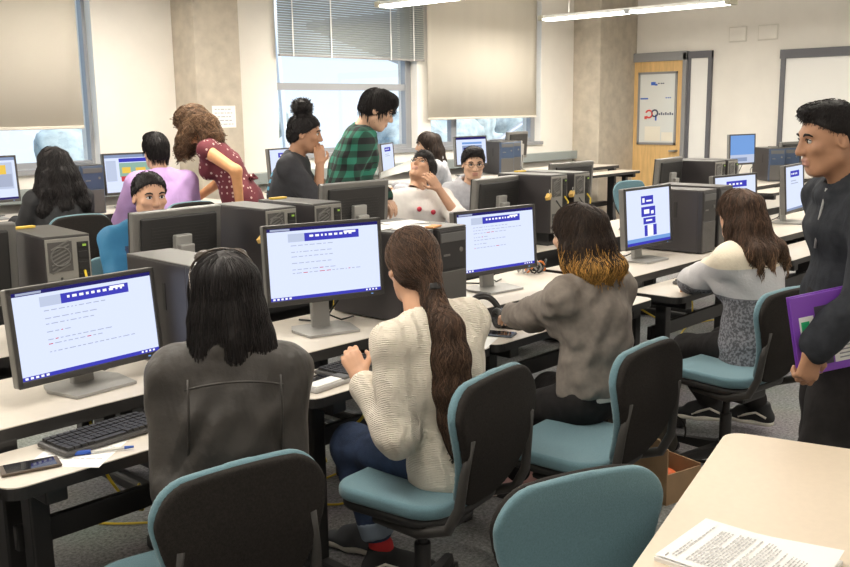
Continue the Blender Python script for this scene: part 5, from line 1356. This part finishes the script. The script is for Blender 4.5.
sg = MB(); W = lambda q: p.head + p.HR @ (V(*q) * p.s)
for sx in (-1, 1): sg.tube([W((sx*.078, .055, .085)), W((sx*.088, .0, .070)), W((sx*.089, -.045, .045)), W((sx*.083, -.065, .012))], .0024, 6)
sg.tube([W((.083*math.cos(t), .048 - .03*math.sin(t), .066+.066*math.sin(t))) for t in np.linspace(.12, PI-.12, 17)], .0034, 6)
for sx in (-1, 1): sg.ball(W((sx*.040, .055, .108)), (.030, .012, .020), 0, 12, 8, p.HR)
so_ = sg.build('sunglasses', mat('sunglass_frame', (.075, .06, .05), .25), p.root, True)

# ---- 2 cream cable-knit sweater, ponytail
p = Person((2.10, 1.855), -16, 'person in a cream cable-knit sweater with a long brown ponytail and blue jeans', s=.925, seat=.475, female=True, lean=7, side=-9, fat=.93, h=.0085, hh=.006, hyaw=-10, hpitch=-12, neck_fwd=.04,
           hL=('w', 1.925, 2.085, .78), hR=('w', 2.28, 2.24, .735), pL=(-.05, -.5, -1), pR=(.6, -.4, -1), fL=('w', 2.08, 2.17, .115), fR=('w', 2.22, 2.40, .085), kL=(-.3, 1, .6), kR=(.2, 1, .6), shw=.148)
p.body(bm(SK2, HBRN), face=True, hd={'L': {'d': (-.10, .55, .62), 'n': (.5, .6, -.5)}}, curl=(.6, .4))
p.top('sweater', CREAM, .015, .93, waves=0.0044, freq=39, r=(.060, .057, .046), longer=.05, seed=6)
p.bottom('jeans', JEAN, .008, .74)
for d, an, kn in (('L', p.anL, p.knL), ('R', p.anR, p.knR)):
    q0 = kn + (an-kn)*.66; q1 = kn + (an-kn)*.82
    S = SDF(*p.bounds([q0, q1], .1), .008); S.cap2(q0, q1, (.060, .060), (.057, .057), (1, 0, 0), 0); S.plane(q0, q0-q1); S.plane(q1, q1-q0); sdf_obj(S, 'jean_cuff', CUFF, p.root)
S = SDF(*p.bounds([p.anL], .13), .006); S.cap(p.anL - V(0, 0, .02), p.anL + unit(p.knL-p.anL)*.035, .042, None, 0); sdf_obj(S, 'sock', SOCKR, p.root)
p.shoes([SHOEB, SOLEW, BLKP], 'stripe', (.85, -.35, 0), None, 'L'); p.shoes([SHOEG, SOLEW, BLKP], 'lace', None, (-.5, .85, 0), 'R')
k = p.bk; tie = V(.0, -.125, -.055)
p.hair([HBRN, HDBR], .012, cuts=[((0, .09, .062), (0, .72, -.69))], strands=3800, sr=.0012, L=.09, curl=.55, gather=tie, guides=[
    ([(.0, -.085, .0), (0, -.118, -.05), (.0, -.135, -.10), k(.03, -.012, .05), k(.12, -.03, .04), k(.22, -.045, .036), k(.32, -.05, .034), k(.38, -.05, .034), k(.43, -.05, .032), k(.47, -.05, .03)], [.045, .030, .034, .046, .055, .058, .055, .048, .036, .014])])
S = SDF(*p.bounds([p.head], .24), .005); c0 = p.head + tie*p.s; S.cap2(c0 - V(0, -.004, -.006), c0 + V(0, -.004, -.012), (.034, .034), (.034, .034), (1, 0, 0), 0); S.plane(c0 + V(0, 0, .010), (0, .4, 1)); S.plane(c0 - V(0, 0, .014), (0, -.4, -1)); sdf_obj(S, 'hair_tie', BLKP, p.root)

# ---- 3 grey long-sleeved top, golden hair ends
p = Person((2.86, 1.85), -8, 'person in a grey long-sleeved top with golden-tipped dark hair', s=.925, seat=.475, female=True, lean=4, h=.0085, hh=.006, hyaw=0, hpitch=-6,
           hL=('w', 2.95, 2.31, .775), hR=('w', 3.20, 2.28, .735), pL=(-.5, -.5, -1), pR=(.5, -.4, -1), fL=('w', 3.02, 2.32, .085), fR=('w', 3.18, 2.20, .085), kL=(-.5, 1, .6), shw=.156)
p.body(bm(SK1, HDBR), face=True, hd={'L': {'d': (.45, .85, -.22), 'n': (.1, -.1, -1)}}, curl=(.28, .35))
p.top('long_sleeved_top', GTOP, .016, .97, waves=0.0056, freq=54, r=(.057, .053, .041), hem=.02, seed=8)
S = SDF(*p.bounds([p.pel], .25), .006); S.cap2(p.pel - p.up*.1, p.pel + p.up*.07*p.s, (.168*p.s, .122*p.s), (.153*p.s, .122*p.s), p.rt, 0); S.plane(p.pel + p.up*.026, p.up); S.plane(p.pel + p.up*.004, -p.up); sdf_obj(S, 'shirt_hem', mat('hem_white', (.70, .66, .62), .8), p.root)
p.bottom('trousers', BPANT, .008, .92, r=(.082, .066, .050)); p.shoes([PINK, SOLEP, SOLEP], 'lace', (-.75, .5, 0), (-.2, .9, 0))
k = p.bk
p.hair([HDBR, HGLD], .012, cuts=[((0, .09, .055), (0, .80, -.60))], strands=3600, sr=.0012, L=.06, mi_tip=p.head[2]-.085, curl=.5, guides=[
    ([(-.02, -.075, .05), (-.045, -.092, -.04), (-.06, -.105, -.11), k(-.04, -.06, .02), k(-.005, -.06, .02)], [.045, .05, .05, .042, .016]),
    ([(.03, -.075, .05), (.045, -.092, -.04), (.06, -.105, -.11), k(-.04, .065, .02), k(-.01, .07, .02)], [.045, .05, .05, .040, .016]),
    ([(0, -.08, .05), (0, -.106, -.04), (0, -.12, -.11), k(-.035, .0, .022), k(.01, .005, .022)], [.045, .05, .05, .042, .016]),
    ([(-.068, -.005, .03), (-.080, -.02, -.05), (-.080, -.035, -.11), (-.078, -.035, -.16)], [.022, .026, .028, .012]),
    ([(.068, -.005, .03), (.083, -.02, -.05), (.084, -.04, -.11), (.085, -.05, -.15)], [.022, .03, .03, .014])])

# ---- 4 striped sweater
p = Person((4.02, 1.77), -14, 'person in a cream and grey striped sweater with loose brown hair', s=.895, seat=.475, female=True, lean=7, h=.0095, hh=.0065, hpitch=-8,
           hL=('w', 4.22, 2.20, .745), hR=('w', 4.52, 2.16, .745), pL=(-1, -.2, -.6), pR=(.9, -.3, -.8), fL=('w', 4.30, 2.10, .13), fR=('w', 4.42, 1.90, .12), kL=(-.4, 1, .6))
p.body(bm(SK2, HBRN), face=False)
def loose(P, S): S.cap(P.elL, P.wrL, .056, .060, .03)
p.top('sweater', striped_knit(), .022, .99, waves=0.0040, freq=37, r=(.062, .062, .056), longer=.06, seed=4, extra=loose)
p.bottom('trousers', BPANT, .012, .86); p.shoes([SHOEB, SOLEW], 'stripe', (-.6, .8, 0), (-.3, .9, 0))
k = p.bk
p.hair([HBRN, HLBR], .014, cuts=[((0, .088, .055), (0, .78, -.62))], strands=2600, sr=.0015, L=.09, mi_tip=p.head[2]-.19, curl=.4, guides=[
    ([(-.03, -.075, .05), (-.05, -.09, -.05), (-.065, -.105, -.12), k(.02, -.075, .025), k(.08, -.08, .022)], [.05, .054, .054, .046, .018]),
    ([(.03, -.075, .05), (.05, -.09, -.05), (.07, -.10, -.12), k(.02, .09, .025), k(.07, .13, .018)], [.05, .054, .054, .046, .018]),
    ([(0, -.08, .05), (0, -.105, -.05), (0, -.118, -.12), k(.03, .0, .025), k(.10, .0, .022)], [.05, .054, .054, .046, .018]),
    ([(-.072, -.01, .02), (-.084, -.03, -.07), (-.090, -.05, -.15), k(.04, -.11, .01)], [.022, .028, .030, .016])])

# ---- 5 standing man with the purple binder
p = Person((3.17, 1.09), 45, 'person standing in a dark hooded sweatshirt holding a purple binder', s=.945, lean=1, h=.0095, hh=.005, hpitch=-9, hyaw=0, neck_fwd=.045,
           hL=(-.262, .215, .875), hR=(.235, .0, .84), pL=(-.5, -1, 0), pR=(.5, -1, 0), fL=(-.12, .06, .085), fR=(.12, -.10, .085))
p.body(bm(SK3, HBLK), face=True, hd={'L': {'d': (.10, .14, -1), 'n': (1, .15, .05), 'sg': 1}}, curl=((.55, .75, .85, .9), .4), jaw=1.04)
def hood(P, S):
    n = P.neck - P.up*.012
    for i in range(12):
        q = lambda t: n + P.rt*.092*math.cos(t) + P.fw*(.004+.080*math.sin(t)) + P.up*(.020 - .045*math.sin(t))*P.s
        S.cap(q(2*PI*i/12), q(2*PI*(i+1)/12), .024, None, .02)
    S.cap2(n - P.fw*.085 - P.up*.01, n - P.fw*.105 - P.up*.11, (.10, .040), (.075, .03), P.rt, .03)
p.top('hooded_sweatshirt', HOODN, .022, .97, waves=0.0060, freq=39, r=(.063, .058, .045), extra=hood, longer=.07, seed=2)
MB().tube([p.neck + p.fw*.095 - p.rt*.035, p.neck + p.fw*.118 - p.rt*.04 - p.up*.10, p.neck + p.fw*.128 - p.rt*.042 - p.up*.19], .004, 6).build('drawstring', GREYC, p.root, True)
p.bottom('trousers', BPANT, .022, .97, waves=.005); p.shoes([SHOEB, SOLEW])
p.hair(HBLK, .004, cuts=[((0, .092, .078), (0, .60, -.80)), ((0, -.085, -.03), (0, -.2, -1))], blobs=[((0, .010, .094), (.056, .068, .030)), ((0, .064, .100), (.044, .026, .018))], strands=2600, sr=.0010, L=.010, K=5, lift=.003)
ST = MB()
bd_c = rz(p.yaw) @ V(-.225, .115, .925) + p.loc
bd = empty('ring_binder', tuple(bd_c), p.yaw, 'purple binder with white sheets showing, held at the side of the standing man', 'binder')
PURP = mat('purple_plastic', (.23, .07, .50), .35); MAG = mat('binder_edge', (.32, .14, .60), .35)
RB = Matrix.Rotation(rad(-11), 4, 'X')
def bpart(name, m, boxes, parent=bd, bev=.0):
    b = MB()
    for (y0, y1, z0, z1, x0, x1, mi) in boxes:
        c = RB @ Vector(((x0+x1)/2, (y0+y1)/2, (z0+z1)/2)); b.box(c, (x1-x0, y1-y0, z1-z0), mi, RB.to_3x3().to_4x4(), bev)
    return b.build(name, m, parent)
cv = bpart('cover', PURP, [(-.15, .15, -.125, .125, -.004, 0, 0), (-.15, .15, -.125, .125, .018, .022, 0), (-.15, -.146, -.125, .125, 0, .018, 0)], bev=.0015)
bpart('pages', PAPER, [(-.14, .13, -.112, .112, .001, .017, 0)])
bpart('sleeve_sheet', [PAPER, mat('doc_green', (.02, .45, .18), .6), mat('doc_red', (.75, .08, .06), .6), mat('doc_dark', (.07, .06, .09), .6), mat('doc_orange', (.75, .32, .06), .6), INK, mat('doc_yellow', (.75, .62, .10), .6)],
      [(-.12, .035, -.10, .08, -.0055, -.0045, 0), (.085, .13, -.11, .06, -.0055, -.0045, 0), (.04, .08, -.10, .085, -.0055, -.0045, 3), (.10, .125, .0, .045, -.0065, -.0055, 1), (-.10, -.075, -.01, .05, -.0065, -.0055, 1), (-.075, -.05, .02, .06, -.0065, -.0055, 1), (.09, .13, -.11, -.065, -.0065, -.0055, 2), (.05, .07, -.01, .02, -.0065, -.0055, 4), (-.03, 0, .045, .07, -.0065, -.0055, 6)] + [(-.11, .02, z, z+.004, -.0062, -.0055, 5) for z in np.linspace(-.09, -.03, 6)], cv)

# ---- 6 boy in the blue jacket
p = Person((2.48, 4.27), 172, 'person in a navy and bright blue jacket, cropped black hair, half hidden by a monitor', s=.965, seat=.505, lean=6, h=.011, hh=.0062, hpitch=-4, hyaw=-4)
p.body(bm(SK2, HBLK), True)
p.top('jacket', [mat('jacket_navy', (.022, .035, .085), .7, fold=0.4), mat('jacket_blue', (.012, .135, .27), .7, fold=0.4)], .020, 1., waves=0.0040, freq=46, r=(.062, .056, .044), mi=lambda c: ((np.abs(c[:,0]) > .155) & (c[:,1] > .03)) | ((np.abs(c[:,0]) > .06) & (c[:,2] > p.neck[2]-.075)))
p.bottom('trousers', BPANT, .012); p.shoes([SHOEB, SOLEW])
p.hair(HBLK, .006, cuts=[((0, .088, .084), (0, .66, -.75)), ((0, -.085, -.04), (0, -.2, -1))], strands=1500, sr=.0014, L=.014, K=5, lift=.004)

# ---- 7 student looking up, 8 student in the grey hooded jacket
p = Person((4.84, 4.58), 148, 'person in a white T-shirt looking up, hand at the neck, wearing glasses', s=.97, seat=.48, lean=-6, h=.011, hh=.006, hpitch=46, hyaw=-40, hroll=-6, neck_fwd=-.01,
           hL=(-.085, .15, 1.055), pL=(-.6, .4, -1), hR=(.18, .35, .73))
p.body(bm(SK2, HBLK), True, hd={'L': {'d': (.55, -.05, .75), 'n': (.25, -1, .1), 'sg': 1}}, curl=(.5, .4))
p.top('tee', WHTEE, .020, .52, waves=0.0032, freq=42, r=(.066, .064, .05)); p.bottom('trousers', BPANT, .012); p.shoes([SHOEB, SOLEW])
p.hair(HBLK, .016, cuts=[((0, .094, .050), (0, .62, -.78)), ((0, -.085, -.06), (0, -.2, -1))], blobs=[((0, .045, .085), (.068, .055, .042)), ((-.03, .078, .066), (.04, .026, .026))], strands=900, sr=.002, L=.014, K=6); p.specs(BLKP)
ea = MB()
for sx, dz in ((-.055, -.14), (.045, -.115)): ea.tube([p.neck + p.rt*sx*.9 + p.fw*.055 - p.up*.01, p.neck + p.rt*sx + p.fw*.105 - p.up*.07, p.neck + p.rt*sx + p.fw*.128 + p.up*dz], .003, 5, 0).ball(p.neck + p.rt*sx + p.fw*.136 + p.up*dz, .018, 1, 10, 8)
ea.build('red_earphones', [GREYC, mat('earphone_red', (.55, .03, .06), .4)], p.root, True)
p = Person((5.45, 4.66), 158, 'person in an open grey hooded jacket and glasses looking toward the camera', s=.99, seat=.48, lean=2, h=.011, hh=.006, hyaw=-18, hpitch=-6)
p.body(bm(SK1, HBLK), True)
def openfront(P, S): S.cap2(P.neck + P.fw*.15, P.pel + P.fw*.17, (.045, .07), (.06, .07), P.rt, .01, 'sub')
p.top('undershirt', mat('tee_black', (.03, .03, .035), .85), .006, .3, waves=0)
p.top('hooded_jacket', GHOOD, .024, 1., waves=0.0040, freq=42, r=(.064, .058, .046), extra=hood, cut=openfront, neckhole=.075); p.bottom('trousers', BPANT, .012); p.shoes([SHOEB, SOLEW])
p.hair(HBLK, .014, cuts=[((0, .088, .072), (0, .60, -.80)), ((0, -.085, -.05), (0, -.2, -1))], blobs=[((0, .03, .098), (.068, .062, .030)), ((.02, .066, .094), (.045, .03, .02))], strands=900, sr=.002, L=.014, K=6); p.specs(BLKP)

# ---- 9 plaid shirt, 10 bun
p = Person((4.17, 4.62), -136, 'person standing in a green and black plaid shirt, looking down at a white paper', s=1.035, lean=13, fat=1.12, shw=.185, h=.011, hh=.006, hpitch=-24, hyaw=6,
           hR=(.13, .19, 1.04), hL=(-.08, .22, 1.04), pR=(.5, -.8, -1), pL=(-.5, -.8, -1))
p.body(bm(SK1, HBLK), True)
p.top('tee', mat('tee_charcoal', (.085, .085, .095), .85), .008, .3, waves=0)
MB().box(p.neck - p.up*.20 + p.fw*.135, (.085, .012, .06), 0, np.stack([p.rt, p.fw, p.up], 1), .004).build('print', WHTEE, p.root)
def shirtfront(P, S): S.cap2(P.neck + P.fw*.14 - P.up*.01, P.pel + P.fw*.16, (.052, .075), (.06, .07), P.rt, .008, 'sub')
def shirtcollar(P, S):
    q = lambda t: P.neck + P.rt*.078*math.cos(t) + P.fw*(.008+.075*math.sin(t)) + P.up*.012
    for i in range(8):
        t0, t1 = -PI*1.30 + i*PI*1.6/8, -PI*1.30 + (i+1)*PI*1.6/8; S.cap(q(t0), q(t1), .020, None, .012)
p.top('plaid_shirt', plaid(), .030, 1., waves=0.0056, freq=35, r=(.076, .070, .055), extra=shirtcollar, cut=shirtfront, longer=.12, neckhole=.068); p.bottom('trousers', BPANT, .012); p.shoes([SHOEB, SOLEW])
p.hair(HBLK, .013, cuts=[((0, .098, .052), (0, .70, -.71)), ((0, -.085, -.052), (0, -.2, -1))], blobs=[((0, .045, .088), (.066, .055, .038)), ((0, .082, .066), (.054, .020, .022))], strands=1500, sr=.0018, L=.04, K=6, lift=.004)
pw = rz(p.yaw) @ V(.12, .25, 1.16) + p.loc
ph = empty('paper_sheet', tuple(pw), p.yaw, 'curling white paper held in front of the plaid shirt', 'paper')
b = MB(); n = 10; vs = [(-.16+.32*i/n, -.02+.19*j/n, .02 + .055*math.sin(PI*i/n)*(.5+.5*j/n) + .30*(j/n)*.16) for j in range(n+1) for i in range(n+1)]
b.add(vs, [(j*(n+1)+i, j*(n+1)+i+1, (j+1)*(n+1)+i+1, (j+1)*(n+1)+i) for j in range(n) for i in range(n)]).build('page', PAPER, ph, True)
p = Person((3.65, 4.61), -140, 'person standing in a black T-shirt with hair in a high bun, chin on hand', s=.935, lean=9, female=True, h=.011, hh=.006, hpitch=-8, hyaw=4,
           hR=(.065, .235, 1.275), pR=(.3, .1, -1), hL=(-.15, .30, 1.0))
p.body(bm(SK3, HBLK), True, hd={'R': {'d': (-.28, -.05, 1), 'n': (-.75, -.35, .1), 'sg': -1}}, curl=(.3, .35))
p.top('tee', [mat('tee_faded_black', (.035, .035, .04), .85, var=.2, vscale=20, fold=0.4), mat('tee_print_blue', (.09, .32, .50), .8)], .018, .5, waves=0.0032, freq=42, r=(.062, .060, .05), mi=lambda c: (np.abs(c[:,0]) < .085) & (c[:,1] < p.neck[1]-.05) & (np.abs(c[:,2]-(p.neck[2]-.14)) < .07) & (np.sin(c[:,2]*150) > -.2)); p.bottom('trousers', BPANT, .012); p.shoes([SHOEB, SOLEW])
p.hair(HBLK, .013, cuts=[((0, .086, .066), (0, .66, -.75))], blobs=[((0, -.040, .158), (.070, .068, .056), np.eye(3), .012), ((0, -.030, .115), (.046, .046, .03)), ((-.035, -.05, .172), (.035, .035, .03)), ((.038, -.03, .165), (.034, .036, .034))], waves=.003, freq=110, strands=1400, sr=.0018, L=.014, K=6, curl=.5)

# ---- 11 burgundy dress, 12 black hair, 13 lilac shirt, 14 long hair by the window
p = Person((4.235, 5.875), 38, 'person bending over in a sleeveless burgundy floral dress with long curly hair', s=1.04, lean=30, female=True, h=.012, hh=.0065, hpitch=-24, hyaw=4, neck_fwd=.04,
           hL=(-.20, -.05, .93), pL=(-.4, -1, -.2), hR=('w', 4.20, 6.42, .93), pR=(.7, -.3, -1), pel=(0, -.02, .95))
p.body(bm(SK4, HLBR), True)
def skirt(P, S): S.cap2(P.pel, V(0, .0, .62), (.165, .135), (.20, .17), (1, 0, 0), .05); S.cap2(V(0, 0, .62), V(0, 0, .45), (.20, .17), (.22, .19), (1, 0, 0), .05)
p.top('dress', floral(), .012, None, waves=0.0048, freq=37, extra=skirt, neckhole=.075)
bw = MB(); c0 = p.pel + p.up*.10 - p.fw*.125
for sx in (-1, 1): bw.tube([c0, c0 - p.fw*.03 + p.rt*sx*.045 + p.up*.02, c0 - p.fw*.04 + p.rt*sx*.05 - p.up*.01, c0], [.008, .016, .014, .006], 8).tube([c0, c0 - p.fw*.03 + p.rt*sx*.02 - V(0, 0, .06), c0 - p.fw*.025 + p.rt*sx*.035 - V(0, 0, .12)], [.008, .012, .014], 6)
bw.build('bow', floral(), p.root, True); p.shoes([SHOEB, SOLEW])
p.hair([HLBR, HBRN], .018, cuts=[((0, .092, .055), (0, .80, -.60))], waves=.0012, freq=75, strands=2200, sr=.002, curl=1.5, L=.09, lift=.010, guides=[
    ([(.02, -.05, .08), (-.01, -.10, .02), (-.03, -.12, -.07), (-.05, -.115, -.16), (-.06, -.10, -.25)], [.046, .048, .046, .04, .018]),
    ([(-.05, .0, .06), (-.080, .0, -.03), (-.09, .03, -.10), (-.09, .05, -.17), (-.085, .06, -.23)], [.034, .040, .040, .034, .014]),
    ([(.05, .0, .06), (.080, .0, -.03), (.09, .03, -.10), (.09, .05, -.17), (.085, .06, -.23)], [.034, .040, .040, .034, .014]),
    ([(0, -.07, .06), (.0, -.14, .0), (-.01, -.18, -.08), (-.02, -.20, -.16)], [.05, .055, .05, .02])])
p = Person((2.93, 6.06), -8, 'person in black with long wavy black hair, seen from behind at the window row', s=.985, seat=.545, lean=6, female=True, h=.012, hh=.007, fat=1.05, hL=(-.18, .42, .86), hR=(.18, .42, .86))
p.body(bm(SK2, HBLK), False); p.top('black_top', mat('top_black', (.018, .018, .020), .85, fold=0.4), .022, 1., waves=0.0040, freq=42, r=(.064, .058, .046), longer=.05); p.bottom('trousers', BPANT, .012); p.shoes([SHOEB, SOLEW])
p.hair([HBLK, HDBR], .018, cuts=[((0, .088, .055), (0, .78, -.62))], strands=1800, sr=.0022, curl=.6, L=.09, lift=.005, guides=[
    ([(-.04, -.07, .05), (-.07, -.09, -.06), (-.095, -.11, -.16), (-.11, -.13, -.28), (-.10, -.14, -.36)], [.055, .065, .068, .06, .025]), ([(.04, -.07, .05), (.07, -.09, -.06), (.10, -.11, -.16), (.125, -.13, -.26), (.12, -.14, -.34)], [.055, .065, .068, .06, .025]), ([(0, -.08, .05), (0, -.115, -.06), (0, -.135, -.16), (0, -.16, -.27), (0, -.165, -.37)], [.055, .065, .065, .058, .025])])
p = Person((3.73, 6.09), -10, 'person in a lilac shirt with short black hair, seen from behind at the window row', s=1.05, seat=.565, lean=7, h=.012, hh=.007, hL=(-.17, .40, .88), hR=(.17, .40, .88), pL=(-.4, -.3, -1), pR=(.4, -.3, -1), fat=1.05, shw=.175)
p.body(bm(SK1, HBLK), False); p.top('lilac_shirt', LILAC, .026, .62, waves=0.0048, freq=31, r=(.072, .068, .058), longer=.05, extra=shirtcollar); p.bottom('trousers', BPANT, .012); p.shoes([SHOEB, SOLEW])
p.hair(HBLK, .012, cuts=[((0, .088, .068), (0, .62, -.78)), ((0, -.085, -.058), (0, -.2, -1))], blobs=[((0, .02, .098), (.068, .068, .032))], strands=1200, sr=.002, L=.04, K=6, lift=.004)
p = Person((6.66, 6.08), 48, 'person in a light grey hooded sweatshirt with long dark hair, in profile by the window', s=.985, seat=.55, lean=5, female=True, h=.013, hh=.0075, hL=(-.16, .38, .86), hR=(.16, .38, .86))
p.body(bm(SK1, HDBR), True); p.top('hooded_sweatshirt', GHOOD, .026, 1., waves=0.0048, freq=37, r=(.068, .062, .05), extra=hood, longer=.05); p.bottom('trousers', BPANT, .012); p.shoes([SHOEB, SOLEW])
p.hair([HDBR, HBLK], .016, cuts=[((0, .090, .058), (0, .80, -.60))], strands=1000, sr=.0026, L=.10, guides=[
    ([(-.03, -.07, .05), (-.06, -.075, -.06), (-.075, -.08, -.16), (-.08, -.10, -.28)], [.05, .056, .054, .02]), ([(.03, -.07, .05), (.06, -.075, -.06), (.075, -.08, -.16), (.08, -.10, -.28)], [.05, .056, .054, .02]), ([(0, -.08, .05), (0, -.11, -.06), (0, -.125, -.16), (0, -.15, -.27)], [.05, .056, .054, .02])])
